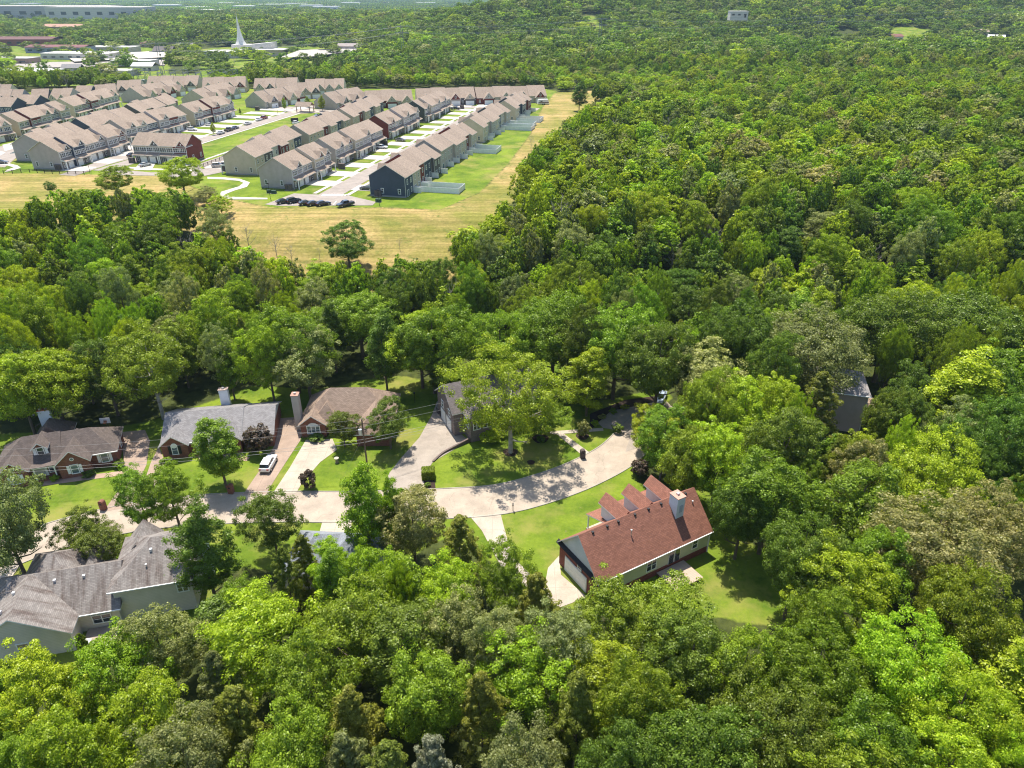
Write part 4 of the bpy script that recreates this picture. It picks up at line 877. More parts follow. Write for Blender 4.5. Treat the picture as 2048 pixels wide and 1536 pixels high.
# labels: colour + form + where, counted from the left inside each stretch of wood
ORD=['leftmost','second','third','fourth','fifth','sixth','seventh','eighth','ninth','tenth','eleventh','twelfth','thirteenth','fourteenth','fifteenth','sixteenth','seventeenth','eighteenth']
FW={'round':'rounded','broad':'broad','spread':'spreading','upright':'upright','cedar':'pointed cedar','airy':'thin-leaved'}
def region(x,y):
    px,py,f=proj(x,y,h1(x,y)+8)
    if y<52: b='bottom edge row'
    elif y<68: b='second row from bottom'
    elif y<86 and px<1250: b='wood just below the street'
    elif y<110 and px>1250: b='wood beside red-roofed house'
    elif y<122: b='wood level with houses'
    elif y<136: b='first row behind lawns'
    elif y<150: b='second row behind lawns'
    else: b='deep wood behind houses'
    c_='below the grey house' if px<480 and y<86 else 'at the left' if px<480 else 'left of centre' if px<900 else 'at the centre' if px<1250 else 'right of centre' if px<1650 else 'at the right'
    return b+', '+c_
G={}
for r in single: G.setdefault((CW[r[4]],FW[r[3]],region(r[0],r[1])),[]).append(r)
for (cw,fw,reg),rs in G.items():
    rs.sort(key=lambda r:proj(r[0],r[1],r[2])[0])
    for i,r in enumerate(rs):
        noun='cedar' if 'cedar' in fw else 'tree'; fw_=fw.replace(' cedar','')
        lab=f"{cw} {fw_} {noun} in the {reg}" if len(rs)==1 else f"{ORD[min(i,17)]}{'' if i==0 else ' from left'} {cw} {fw_} {noun}, {reg}"
        tree(r[0],r[1],r[2],r[3],r[4],r[5],r[6],lab,group='trees of the near wood')
# the rest of the wood: one object, instanced from unit trees
src=bpy.data.collections.new('wood_sources'); keys=[]
for f in FAR:
    for cname in ('bright','mid','dark','grey','olive','pale'):
        if f=='cedar' and cname not in('olive','dark'): continue
        keys.append((f,cname))
far2=leaves_mesh('crown',5,5.4,1,14.5,'round',52,34,.85,1.45)
for cname in ('bright','mid','dark','grey'): keys.append(('low',cname))
keys.append(('bare','x')); keys.append(('patch','mid')); keys.append(('patch','dark'))
def patch_mesh():
    rg2=np.random.default_rng(3); me=leaves_mesh('crown',9,46,-14,15,'round',10,4,1,1)
    n=2600; P=np.stack([(rg2.random(n)-.5)*110,(rg2.random(n)-.5)*110,6+7*rg2.random(n)],1); nn=rg2.normal(size=(n,3))*.7+np.array([0,0,1.0]); nn/=np.linalg.norm(nn,axis=1)[:,None]
    a=np.cross(nn,rg2.normal(size=(n,3))); a/=np.linalg.norm(a,axis=1)[:,None]; b=np.cross(nn,a); s=3.6
    V=np.stack([P-a*s,P-b*s,P+a*s,P+b*s],1).reshape(-1,3); m=bpy.data.meshes.new('crown'); m.from_pydata(V.tolist(),[],[(4*i,4*i+1,4*i+2,4*i+3) for i in range(n)])
    t=m.attributes.new('tint','FLOAT','POINT'); t.data.foreach_set('value',np.repeat(rg2.random(n)*.8,4).astype(np.float32)); m.materials.append(LEAF['dark']); return m
pm=patch_mesh(); stem=MB(); stem.tube((0,0,-1),(0,0,12),.3,.12,BARK,5,False); stemm=stem.mesh('trunk')
def joined(me1,lm):
    # crown and stem in one source mesh
    m=me1.copy(); m.materials.clear(); m.materials.append(lm); return m
for i,(f,cname) in enumerate(keys):
    m=BARE if f=='bare' else joined(pm,LEAF[cname]) if f=='patch' else joined(far2,LEAF[cname]) if f=='low' else joined(FAR[f],LEAF[cname])
    o=bpy.data.objects.new('wood_tree.%03d'%i,m); src.objects.link(o)
kid={k:i for i,k in enumerate(keys)}
pts=[];idx=[];rot=[];scl=[]
for r in rest:
    X_,Y_,Z_,f,cn,ht,wd=r[:7]
    if cn not in('bright','mid','dark','grey','olive','pale'): cn='mid'
    if Y_>640: key=('low',cn if cn in('bright','mid','dark','grey') else 'grey'); s=wd/11.2
    else:
        key=(f,cn); 
        if key not in kid: key=('round',cn)
        s=wd/(2*NEAR[f][0])
    if key not in kid: key=('round','mid')
    if 140<Y_<900 and rg.random()<.03: key=('bare','x'); s=.75; wd=1
    pts.append((X_,Y_,Z_-.3)); idx.append(kid[key]); rot.append(rg.random()*6.28); scl.append((s,s,ht/15))
# far forest patches
for yy in np.arange(2450,7600,95):
    for xx in np.arange(-yy*.78,yy*.78,100):
        X_=xx+rg.normal()*18; Y_=yy+rg.normal()*18
        pxx,pyy,_=proj(X_,Y_,0)
        if pxx<760 and rg.random()<.22: continue
        pts.append((X_,Y_,h1(X_,Y_)-3)); idx.append(kid['patch','dark' if rg.random()<.6 else 'mid']); rot.append(rg.random()*6.28); scl.append((1,1,.7+.7*rg.random()))
me=bpy.data.meshes.new('woodland'); me.from_pydata(pts,[],[]); 
a=me.attributes.new('idx','INT','POINT'); a.data.foreach_set('value',idx); a=me.attributes.new('rz','FLOAT','POINT'); a.data.foreach_set('value',rot); a=me.attributes.new('scl','FLOAT_VECTOR','POINT'); a.data.foreach_set('vector',np.array(scl,np.float32).ravel())
wo=put(me,'woodland',None); prop(wo,'rest of the green deciduous wood filling the hills behind','woodland',kind='stuff')
ng=bpy.data.node_groups.new('woodland','GeometryNodeTree'); ng.interface.new_socket('Geometry',in_out='INPUT',socket_type='NodeSocketGeometry'); ng.interface.new_socket('Geometry',in_out='OUTPUT',socket_type='NodeSocketGeometry')
gi=ng.nodes.new('NodeGroupInput'); go=ng.nodes.new('NodeGroupOutput'); ip=ng.nodes.new('GeometryNodeInstanceOnPoints'); ci=ng.nodes.new('GeometryNodeCollectionInfo')
ci.inputs['Collection'].default_value=src; ci.inputs['Separate Children'].default_value=True; ci.inputs['Reset Children'].default_value=True
def na(nm,ty):
    o=ng.nodes.new('GeometryNodeInputNamedAttribute'); o.data_type=ty; o.inputs['Name'].default_value=nm; return o.outputs['Attribute']
cx=ng.nodes.new('ShaderNodeCombineXYZ'); L=ng.links.new
L(gi.outputs[0],ip.inputs['Points']); L(ci.outputs[0],ip.inputs['Instance']); ip.inputs['Pick Instance'].default_value=True
L(na('idx','INT'),ip.inputs['Instance Index']); L(na('rz','FLOAT'),cx.inputs[2]); L(cx.outputs[0],ip.inputs['Rotation']); L(na('scl','FLOAT_VECTOR'),ip.inputs['Scale']); L(ip.outputs[0],go.inputs[0])
wo.modifiers.new('woodland','NODES').node_group=ng
print('TREES single',len(single),'rest',len(rest),'points',len(pts))
# ---------------- bushes, hedges, plants ----------------
BUSHM={}
def bush(px,py,wd,ht,colour,label,z=0,name='bush',group='bushes in the gardens',shape='round',n=60):
    k=(shape,n)
    if k not in BUSHM: BUSHM[k]=leaves_mesh('foliage',31+n,1.0,.0,2.0,shape,n,60,.16,.26)
    p=at(px,py,z); t=thing(name,(p.x,p.y,z),random.Random(px).random()*6,label,'bush',group)
    o=put(BUSHM[k],'foliage',t,sc=(wd/2,wd/2,ht/2)); o.material_slots[0].link='OBJECT'; o.material_slots[0].material=LEAF[colour]
    q=MB(); q.tube((0,0,-.1),(0,0,ht*.6),.06,.03,BARK,5); q.build('stem',t); return t
bush(621,977,2.9,3.2,'plum','plum-tinged round shrub at the kerb beside the pale concrete drive')
bush(517,905,5.6,4.6,'plum','big brown-green crape myrtle at the right end of the ranch house')
bush(1235,866,2.2,1.6,'dark','clipped round boxwood at the turning area of the street')
bush(1165,874,2.6,3.0,'grey','small grey-green ornamental tree in a mulch ring by the path')
bush(982,879,4.8,1.7,'bright','wide bright yew hedge under the bay window of the stone house')
bush(1083,884,1.8,1.0,'dark','low dark shrub in the mulch ring under the big tree')
bush(981,928,1.0,.9,'mid','tiny round shrub in the shade of the big tree',n=40)
bush(856,973,1.0,.7,'mid','little round shrub in the mulch strip beside the clipped hedge',n=40)
bush(337,935,2.6,1.7,'mid','leafy shrub at the left front corner of the ranch house')
bush(238,935,2.2,1.2,'mid','flowering shrub at the right corner of the brick house')
bush(180,952,2.4,.9,'dark','low dark shrubs below the middle shuttered window of the brick house'); bush(110,962,1.6,.9,'bright','yellow-green shrub in front of the brick house porch')
bush(635,880,3.0,1.0,'dark','dark low shrubs under the triple window of the tan-roofed house')
for i,(a,b_) in enumerate([(1190,850),(1203,838),(1226,826),(1250,819),(1275,814)]): bush(a,b_,1.6,.9,('bright','pale','mid')[i%3],f'{ORD[i]} {"" if i==0 else "from left "}low plant in the mulch bed along the turning area',n=40)
bush(905,850,2.4,1.6,'bright','square-ish bright shrub between fence and stone house'); bush(1275,950,3.4,2.6,'plum','tangled brownish bush at the wood edge below the end of the street')
bush(905,870-40,1.8,1.2,'mid','green shrub behind the black garden fence')
t=thing('hedge',at(857,955,0),R_(5),'tall clipped box hedge block at the mouth of the asphalt drive','hedge')
q=leaves_mesh('foliage',3,1.0,0,2,'round',10,4,.1,.2)
rg3=np.random.default_rng(4)
def leafbox(w,d,h,n,leaf,lm):
    P=[];Nn=[]
    for _ in range(n):
        f=rg3.integers(0,5); u=(rg3.random()-.5)*w; v=(rg3.random()-.5)*d; z_=rg3.random()*h
        if f==0: p=(u,v,h);nn=(0,0,1)
        elif f==1: p=(u,-d/2,z_);nn=(0,-1,0)
        elif f==2: p=(u,d/2,z_);nn=(0,1,0)
        elif f==3: p=(-w/2,v,z_);nn=(-1,0,0)
        else: p=(w/2,v,z_);nn=(1,0,0)
        P.append(p);Nn.append(nn)
    P=np.array(P)+rg3.normal(size=(n,3))*.05; Nn=np.array(Nn,float)+rg3.normal(size=(n,3))*.5; Nn/=np.linalg.norm(Nn,axis=1)[:,None]
    a=np.cross(Nn,rg3.normal(size=(n,3))); a/=np.linalg.norm(a,axis=1)[:,None]; b=np.cross(Nn,a); s=leaf*.5
    V=np.stack([P-a*s,P-b*s,P+a*s,P+b*s],1).reshape(-1,3); m=bpy.data.meshes.new('foliage'); m.from_pydata(V.tolist(),[],[(4*i,4*i+1,4*i+2,4*i+3) for i in range(n)])
    tt=m.attributes.new('tint','FLOAT','POINT'); tt.data.foreach_set('value',np.repeat(rg3.random(n)*.6,4).astype(np.float32)); m.materials.append(lm); return m
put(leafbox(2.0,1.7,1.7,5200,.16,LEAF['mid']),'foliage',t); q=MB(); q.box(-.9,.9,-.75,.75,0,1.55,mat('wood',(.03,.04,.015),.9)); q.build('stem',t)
# bare saplings and dead trees in the dry field
for i,(a,b_,hh,lab) in enumerate([(500,505,9,'leafless forked dead tree at the left edge of the dry field'),(555,520,8,'thin bare tree in the dry field, second from left'),(585,528,6.5,'thin bare tree in the dry field, third from left'),(640,520,4,'small bare sapling in the dry field near the round dark tree'),(437,478,9,'tall bare grey tree where the wood meets the path'),(1062,300,7,'bare brown tree beside the white fenced yards'),(800,500,4,'low brown leafless bush at the lower edge of the dry field')]):
    p=ground(a,b_); t=thing('dead_tree',p,i*1.3,lab,'dead tree','bare trees in the field'); put(BARE,'trunk',t,sc=(hh/15*.75,hh/15*.75,hh/15))
for i,(a,b_) in enumerate([(105,388),(285,300)][:1]):
    p=ground(a,b_); tree(p.x,p.y,p.z,'round','dark',4,4,'small dark scrubby tree on the slope of the dry field',name='deciduous_tree')
# ---------------- vehicles ----------------
TYRE=mat('tyre',(.02,.02,.02),.8); RIM=mat('metal',(.5,.5,.5),.35); CGL=mat('glass',(.015,.02,.025)); HL=mat('lamp_glass',(.7,.7,.7),.2); TL=mat('lamp_glass',(.35,.01,.01),.3)
CARM={}
def car_parts(kind,col):
    k=(kind,col)
    if k in CARM: return CARM[k]
    pm_=mat('car_paint',col,.25); L,Wd={'sedan':(4.8,1.84),'suv':(4.8,1.92),'truck':(5.7,1.98)}[kind]; hw=Wd/2
    # body sections along x: (x, half width, z bottom, z shoulder)
    if kind=='sedan': sec=[(-L/2,.78,.42,.72),(-L/2+.15,.86,.3,.92),(-1.6,.91,.24,1.0),(-.2,.92,.22,.98),(1.0,.91,.24,.95),(L/2-.35,.84,.3,.78),(L/2,.66,.42,.6)]; cab=[(-1.75,.66,1.0,.98),(-1.05,.62,1.42,0),(.05,.62,1.45,0),(.95,.66,.97,.98)]; 
    elif kind=='suv': sec=[(-L/2,.84,.45,.85),(-L/2+.12,.92,.34,1.1),(-1.6,.95,.28,1.13),(0,.96,.26,1.1),(1.1,.95,.28,1.07),(L/2-.3,.88,.34,.95),(L/2,.72,.46,.72)]; cab=[(-2.2,.76,1.1,0),(-1.8,.72,1.66,0),(.2,.70,1.70,0),(1.1,.74,1.08,0)]
    else: sec=[(-L/2,.9,.5,.95),(-L/2+.1,.96,.42,1.1),(-.9,.98,.36,1.12),(.4,.98,.34,1.12),(1.3,.96,.36,1.1),(L/2-.3,.9,.42,1.0),(L/2,.78,.5,.85)]; cab=[(-1.0,.78,1.1,0),(-.85,.74,1.78,0),(.55,.72,1.8,0),(1.3,.76,1.1,0)]
    q=MB(); rings=[]
    for x_,w_,zb,zs in sec: rings.append([(x_,-w_*.93,zb),(x_,-w_,zb+.15),(x_,-w_*.985,zs-.12),(x_,-w_*.86,zs),(x_,w_*.86,zs),(x_,w_*.985,zs-.12),(x_,w_,zb+.15),(x_,w_*.93,zb)])
    for a,b in zip(rings,rings[1:]):
        for j in range(8): q.poly([a[j],b[j],b[(j+1)%8],a[(j+1)%8]][::-1],pm_)
    q.poly(rings[0],pm_); q.poly(rings[-1][::-1],pm_)
    # roof panel
    (xa,wa,za,_),(xb,wb,zb_,_),(xc,wc,zc_,_),(xd,wd_,zd,_)=cab
    q.hull([(xb-.05,-wb,zb_-.05),(xc+.05,-wc,zc_-.05),(xc+.05,wc,zc_-.05),(xb-.05,wb,zb_-.05)],[(xb,-wb*.9,zb_),(xc,-wc*.9,zc_),(xc,wc*.9,zc_),(xb,wb*.9,zb_)],pm_)
    if kind=='truck': q.box(-L/2+.12,-1.0,-.78,.78,1.115,1.13,BLACK)
    body=q.mesh('body'); g=MB()
    lowr=[(xa,-wa*1.04,za),(xd,-wd_*1.04,zd),(xd,wd_*1.04,zd),(xa,wa*1.04,za)]; upr=[(xb-.05,-wb,zb_-.05),(xc+.05,-wc,zc_-.05),(xc+.05,wc,zc_-.05),(xb-.05,wb,zb_-.05)]
    g.hull(lowr,upr,CGL,bottom=False); 
    for sgn in (-1,1):
        for xx in (xb+.1,(xb+xc)/2,xc-.1): g.tube((xx+(.0),sgn*wb*1.02,zb_-.05),(xx,sgn*wa*1.05,za),.035,.035,pm_,4)
    glass=g.mesh('window_glass')
    q=MB(); q.tube((0,-.11,0),(0,.11,0),.34,.34,TYRE,14); wh=q.mesh('tyre'); q=MB(); q.tube((0,-.12,0),(0,.12,0),.21,.21,RIM,10); rm=q.mesh('rim')
    q=MB(); q.box(-.06,.06,-.2,.2,-.08,.08,HL); hl=q.mesh('headlight'); q=MB(); q.box(-.04,.04,-.16,.16,-.1,.1,TL); tl_=q.mesh('taillight')
    CARM[k]=(body,glass,wh,rm,hl,tl_,L,hw,sec); return CARM[k]
def car(px,py,ang,kind,col,label,z=0.06,group='cars parked on the estate',world=None,name=None,cat=None):
    p=at(px,py,z) ; body,glass,wh,rm,hl,tl_,L,hw,sec=car_parts(kind,col)
    t=thing(name or {'sedan':'parked_car','suv':'parked_suv','truck':'pickup_truck'}[kind],p,R_(ang),label,cat or {'sedan':'car','suv':'car','truck':'pickup truck'}[kind],group)
    put(body,'body',t); put(glass,'window_glass',t)
    for sx in (-.31,.30):
        for sy in (-1,1): w_=put(wh,'wheel',t,(sx*L,sy*(hw-.1),.34)); put(rm,'rim',w_)
    for sy in (-1,1): put(hl,'headlight',t,(L/2-.07,sy*.55,sec[-1][3]-.02)); put(tl_,'taillight',t,(-L/2+.02,sy*.66,sec[0][3]+.02))
    return t
WH=(.72,.72,.72); SV=(.4,.41,.42); BK=(.012,.013,.016); GY=(.08,.085,.09); BL=(.02,.035,.09); PB=(.35,.42,.5)
wa=at(575,860)-at(508,978); car(538,932,math.degrees(math.atan2(wa.y,wa.x)),'suv',WH,'white crossover car parked on the pinkish drive beside the ranch house',group='cars on the nearer street')
car(1321,799,248,'sedan',PB,'pale blue car parked in the shade past the end of the street',.09,group='cars on the nearer street')
ZE=ZT+.12; sa=77
for a in [(568,406,35,'sedan',BK,'leftmost black car in the small car park'),(588,405,40,'suv',BK,'black car second from left in the small car park'),(613,409,30,'sedan',(.015,.02,.02),'third car from left in the small car park, black'),(629,410,30,'sedan',(.02,.012,.012),'fourth black car from left in the small car park'),(647,410,32,'sedan',(.015,.015,.03),'fifth black car from left in the small car park'),(691,412,222,'truck',(.02,.025,.035),'dark pickup truck standing apart at the right of the car park'),
 (733,379,sa+90,'sedan',(.06,.06,.065),'dark grey sedan on the drive left of the slate blue gable'),(764,297,sa-90,'suv',(.66,.66,.64),'white off-road car on a drive of the long street'),(801,282,sa-90,'sedan',GY,'slate grey sedan on a drive of the long street'),
 (442,268,sa,'sedan',SV,'silver car, nearest in the line along the green'),(458,262,sa,'truck',BK,'black pickup behind the silver car along the green'),(471,257.5,sa,'sedan',BL,'dark blue car third in the line along the green'),(496,249,sa,'sedan',(.5,.51,.5),'single light silver car half way along the green'),(518,241,sa,'sedan',WH,'white car near the far end of the green'),(529,237.5,sa,'suv',(.2,.02,.02),'dark red car at the far end of the green'),
 (420,251.5,sa-90,'sedan',(.68,.68,.68),'white car on the drive left of the green'),(437,334,10,'suv',(.5,.45,.4),'beige minivan at the corner of the cream gabled block'),(450,333,5,'truck',(.66,.66,.66),'white truck half hidden by the cream gabled block'),
 (385,261,sa-90,'suv',(.7,.7,.7),'white suv on the drive behind the camera-facing block'),(358,271,sa-90,'sedan',BK,'black car behind the roof of the camera-facing block'),(291,332,60,'sedan',SV,'silver sedan on the drive in front of the camera-facing block'),(264.5,312,sa,'sedan',(.02,.025,.04),'dark blue car at the left corner of the camera-facing block'),
 (558,262,sa,'sedan',(.3,.35,.42),'steel blue car glimpsed between the roofs, nearest'),(568,258,sa,'sedan',(.45,.48,.52),'light blue car glimpsed between the roofs'),(592,248,sa,'suv',(.7,.7,.68),'white van-like car glimpsed between the roofs'),(634,233.5,sa,'sedan',(.25,.3,.38),'blue-grey car beside the pavilion'),
 (944,208,sa,'sedan',WH,'white car in front of the cottages at the street head'),(966,207,sa,'sedan',(.03,.015,.015),'black car in front of the cottages at the street head'),(911,219,sa-90,'truck',BK,'black pickup on the last drive of the long street'),(787,213,sa,'sedan',(.6,.62,.63),'white car before the maroon cottage gable'),(3,327,15,'sedan',(.1,.1,.11),'grey car cut by the left edge of the picture'),(42.5,305,sa,'sedan',BK,'black car beside the grey gabled block behind the fence')]:
    car(*a,z=ZE)
# camper trailer
p=at(1087,209,ZT+.05); t=thing('camper_trailer',p,R_(8),'white camper trailer with brown stripe at the top right of the estate','camper trailer')
q=MB(); q.hull([(-3.4,-1.2,.5),(3.2,-1.2,.5),(3.2,1.2,.5),(-3.4,1.2,.5)],[(-3.1,-1.15,2.9),(2.4,-1.15,2.9),(2.4,1.15,2.9),(-3.1,1.15,2.9)],mat('trim',(.65,.63,.6),.5)); q.build('body',t); q=MB(); q.box(-3.2,2.8,-1.24,-1.19,.9,1.4,mat('trim',(.14,.08,.05),.6)); q.build('stripe',t)
for xx in (-.6,.4): q=MB(); q.tube((xx,-1.2,.35),(xx,-1.0,.35),.35,.35,TYRE,12); q.build('wheel',t)
q=MB(); q.box(-2,-.8,-1.22,-1.19,1.6,2.2,CGL); q.build('window',t)
# ---------------- street furniture ----------------
def mailbox(px,py,label,dark=False):
    p=at(px,py,0); t=thing('brick_mailbox',p,R_(random.Random(px).uniform(-20,20)),label,'mailbox','brick mailbox pillars'); m_=mat('brick',(.07,.05,.045)) if dark else BRICK
    q=MB(); q.box(-.42,.42,-.35,.35,0,1.5,m_); q.build('pillar',t)
    q=MB(); n_=8; pr=[(.42*math.cos(math.pi*i/n_),1.5+.32*math.sin(math.pi*i/n_)) for i in range(n_+1)]
    q.hull([(a,-.35,b) for a,b in pr],[(a,.35,b) for a,b in pr],m_); q.build('cap',t)
    q=MB(); q.box(-.16,.16,-.4,-.34,1.1,1.35,BLACK); q.build('door',t)
mailbox(208,1019,'rounded brick mailbox pillar at the mouth of the first pinkish drive'); mailbox(463,986,'rounded brick mailbox pillar under the maple on the ranch lawn'); mailbox(1165,916,'dark brick mailbox pillar at the end of the diagonal path',True)
p=at(1026,1022,0); t=thing('post_mailbox',p,0,'thin post mailbox on the lawn edge right of the concrete drive','mailbox'); q=MB(); q.box(-.06,.06,-.06,.06,0,1.2,WOOD); q.build('post',t); q=MB(); q.box(-.1,.1,-.3,.25,1.2,1.45,BLACK); q.build('box',t)
p=at(609,972,0); t=thing('post_mailbox',p,0,'dark post mailbox beside the plum-tinged shrub','mailbox'); q=MB(); q.box(-.07,.07,-.07,.07,0,1.1,BLACK); q.build('post',t); q=MB(); q.box(-.12,.12,-.3,.25,1.1,1.4,BLACK); q.build('box',t)
p=at(674,925,0); t=thing('lawn_ornament',p,0,'small stone urn on the lawn between the magnolias and the street','garden urn'); q=MB(); q.tube((0,0,0),(0,0,.5),.3,.2,WOOD,10); q.build('base',t); q=MB(); q.tube((0,0,.5),(0,0,.95),.2,.42,mat('concrete',(.4,.36,.3),.9),10); q.build('bowl',t)
p=at(830,806,0); t=thing('lamp_post',p,0,'thin dark garden post on the lawn right of the tan-roofed house','lamp post'); q=MB(); q.tube((0,0,0),(0,0,2.1),.06,.05,BLACK,6); q.build('post',t); q=MB(); q.box(-.14,.14,-.14,.14,2.1,2.45,BLACK); q.build('lantern',t)
# basketball hoop
p=at(222,868,0); t=thing('basketball_hoop',p,R_(5),'portable basketball hoop at the top of the brick house drive','basketball hoop')
q=MB(); q.tube((0,0,0),(0,0,3.1),.09,.07,BLACK,8); q.build('pole',t); q=MB(); q.box(-.9,.9,-.55,-.5,2.7,3.8,mat('trim',(.6,.6,.6),.4)); q.box(-.3,.3,-.57,-.55,2.85,3.3,mat('trim',(.3,.15,.1),.5)); q.build('backboard',t)
q=MB()
for i in range(12):
    a,b=2*math.pi*i/12,2*math.pi*(i+1)/12; q.tube((.23*math.cos(a),-.85+.23*math.sin(a),2.95),(.23*math.cos(b),-.85+.23*math.sin(b),2.95),.02,.02,mat('metal',(.6,.15,.03),.5),4)
q.build('rim',t); q=MB(); q.box(-.5,.5,-.2,.6,0,.25,BLACK); q.build('base',t)
# retaining wall beside the asphalt drive, garden fence
def wall_along(name,pts,w,h0,h1_,m,label,cat):
    P=smoothline([at(*p) for p in pts],5); q=MB(); n_=len(P)
    for i in range(n_-1):
        a,b=P[i],P[i+1]; d=(b-a).normalized(); s=Vector((-d.y,d.x,0))*w/2; ha=h0+(h1_-h0)*i/(n_-1); hb=h0+(h1_-h0)*(i+1)/(n_-1)
        q.hull([(v.x,v.y,-.1) for v in (a-s,b-s,b+s,a+s)],[(a.x-s.x,a.y-s.y,ha),(b.x-s.x,b.y-s.y,hb),(b.x+s.x,b.y+s.y,hb),(a.x+s.x,a.y+s.y,ha)],m)
    return prop(q.build(name),label,cat)
wall_along('retaining_wall',[(866,924),(885,908),(905,898),(919,892),(937,884),(957,877)],.35,.2,.9,mat('brick',(.10,.07,.06)),'low dark stone wall curving along the asphalt drive','retaining wall')
A=at(874,826,0);B=at(908,862,0); d=B-A; t=thing('garden_fence',A,math.atan2(d.y,d.x),'short black metal fence between asphalt drive and stone house','fence'); Ln=d.length
for i in range(6): q=MB(); q.box(Ln*i/5-.04,Ln*i/5+.04,-.04,.04,0,1.3,BLACK); q.build('post',t)
q=MB(); q.box(0,Ln,-.02,.02,1.15,1.2,BLACK); q.box(0,Ln,-.02,.02,.15,.2,BLACK)
for i in range(int(Ln/.22)): q.box(i*.22,i*.22+.03,-.015,.015,.2,1.15,BLACK)
q.build('railing',t)
t=thing('patio_set',at(170,1292,0.0),0,'cluttered little patio furniture behind the grey house','patio furniture'); q=MB(); q.box(-.8,.8,-.5,.5,.7,.76,WHITE); q.build('table_top',t)
for a,b in ((-.7,-.4),(.7,-.4),(-.7,.4),(.7,.4)): q=MB(); q.box(a-.03,a+.03,b-.03,b+.03,0,.7,WHITE); q.build('leg',t)
# ---------------- estate furniture: white yards, fence, utility boxes, pavilion ----------------
WF=mat('trim',(.72,.73,.74),.5)
def yard(s0,s1,tr,d_,label):
    A=st(s0,tr); t=thing('yard_fence',(A.x,A.y,ZT),math.atan2(.974,.225),label,'fence','white fenced yards behind the right-hand townhouses'); L_=s1-s0
    for (a,b,nm) in (((0,0),(0,-d_),'panel'),((0,-d_),(L_,-d_),'panel'),((L_,-d_),(L_,0),'panel')):
        q=MB(); n_=max(2,int(math.dist(a,b)/2.4))
        x0,x1=min(a[0],b[0])-.04,max(a[0],b[0])+.04; y0,y1=min(a[1],b[1])-.04,max(a[1],b[1])+.04; q.box(x0,x1,y0,y1,.05,1.8,WF); q.build('panel',t)
    for a in ((0,-.06),(0,-d_),(L_,-d_),(L_,-.06)): q=MB(); q.box(a[0]-.09,a[0]+.09,a[1]-.09,a[1]+.09,0,1.95,WF); q.build('post',t)
yard(222,229,-84,15,'long narrow white fenced yard right of the slate blue gable'); yard(287,296,-84,11,'white fenced yard beside the second block on the right'); yard(343,351,-84,14,'first of three adjoining white fenced yards near the top of the street'); yard(352,360,-84,13,'second of three adjoining white fenced yards near the top of the street'); yard(367,376,-82.5,12,'third of three adjoining white fenced yards near the top of the street')
def fence(pts,name,m,label,h=1.2,z=ZT,sp=2.6):
    P=[at(a,b,z) for a,b in pts]; t=thing(name,P[0],0,label,'fence'); o=P[0]; k=0
    rail=MB()
    for a,b in zip(P,P[1:]):
        L_=(b-a).length; n_=max(1,int(L_/sp))
        for i in range(n_):
            p_=a.lerp(b,i/n_)-o; q=MB(); q.box(-.08,.08,-.08,.08,0,h+.15,m); q.build('post',t,p_)
        for zz in (.3,.65,1.0,h): rail.tube(a-o+Vector((0,0,zz)),b-o+Vector((0,0,zz)),.05,.05,m,4)
    rail.build('rails',t)
fence([(8,348),(60,345),(120,348),(185,350)],'rail_fence',mat('wood',(.025,.022,.02),.8),'black rail fence along the path below the large grey gable end')
fence([(385,342),(408,334),(455,316)],'rail_fence',mat('wood',(.05,.035,.03),.8),'dark rail fence along the corner street at the foot of the green')
def boxthing(px,py,w,d_,h_,m,label,name='utility_box',rz=13,z=ZT):
    p=at(px,py,z); t=thing(name,p,R_(-rz),label,'utility box','utility boxes'); q=MB(); q.hull([(-w/2,-d_/2,.08),(w/2,-d_/2,.08),(w/2,d_/2,.08),(-w/2,d_/2,.08)],[(-w/2,-d_/2+.1,h_),(w/2,-d_/2+.1,h_),(w/2,d_/2,h_),(-w/2,d_/2,h_)],m); q.build('cabinet',t); q=MB(); q.box(-w/2-.15,w/2+.15,-d_/2-.15,d_/2+.15,0,.09,CONC); q.build('base',t)
    q=MB(); q.box(-.02,.02,-d_/2-.02,-d_/2+.06,.15,h_*.8,BLACK); q.build('door',t)
GB=mat('metal_box',(.03,.07,.045),.6); WB=mat('wood',(.11,.09,.08),.9)
boxthing(538,386,1.1,1.0,1.0,GB,'left one of two green utility boxes at the path end'); boxthing(548,387,1.5,1.1,1.0,GB,'right one of two green utility boxes at the path end'); boxthing(757,404,1.6,1.2,1.0,GB,'green utility box below the slate blue gable')
for a,b_,l in ((578,381,'brown bin enclosure against the big grey gable end'),(757,393,'brown bin enclosure in front of the slate blue gable'),(684,338,'brown bin enclosure beside the taupe gable end'),(770,291,'brown bin enclosure beside the red brick gable end'),(924,218,'brown bin enclosure at the head of the long street'),(452,342,'brown bin enclosure at the cream gable end'),(515,221,'brown bin enclosure at the sage gable end'),(46,316,'brown bin enclosure at the grey gable end in the left rows'),(118,340,'grey bin enclosure at the large grey gable end behind the fence'),(265,326,'brown bin enclosure left of the camera-facing block')):
    boxthing(a,b_,2.2,1.2,2.0,WB,l,'bin_enclosure',13)
p=at(611,224,ZT); t=thing('pavilion',p,R_(-12),'small open timber pavilion with brown gable roof on the green','pavilion')
q=MB(); roof(q,-4.5,4.5,-3,3,3.2,5.2,SH_T,trim=WOOD); q.build('roof',t)
for a,b in ((-3.8,-2.4),(3.8,-2.4),(-3.8,2.4),(3.8,2.4)): q=MB(); q.box(a-.16,a+.16,b-.16,b+.16,0,3.2,mat('wood',(.16,.10,.07),.9)); q.build('post',t)
prop(sheet('pavement',[(p.x+8*math.cos(a),p.y+5.5*math.sin(a)) for a in [i*math.pi/10 for i in range(20)]],CONC,.12,pix=False,h=ZT),kind='structure')
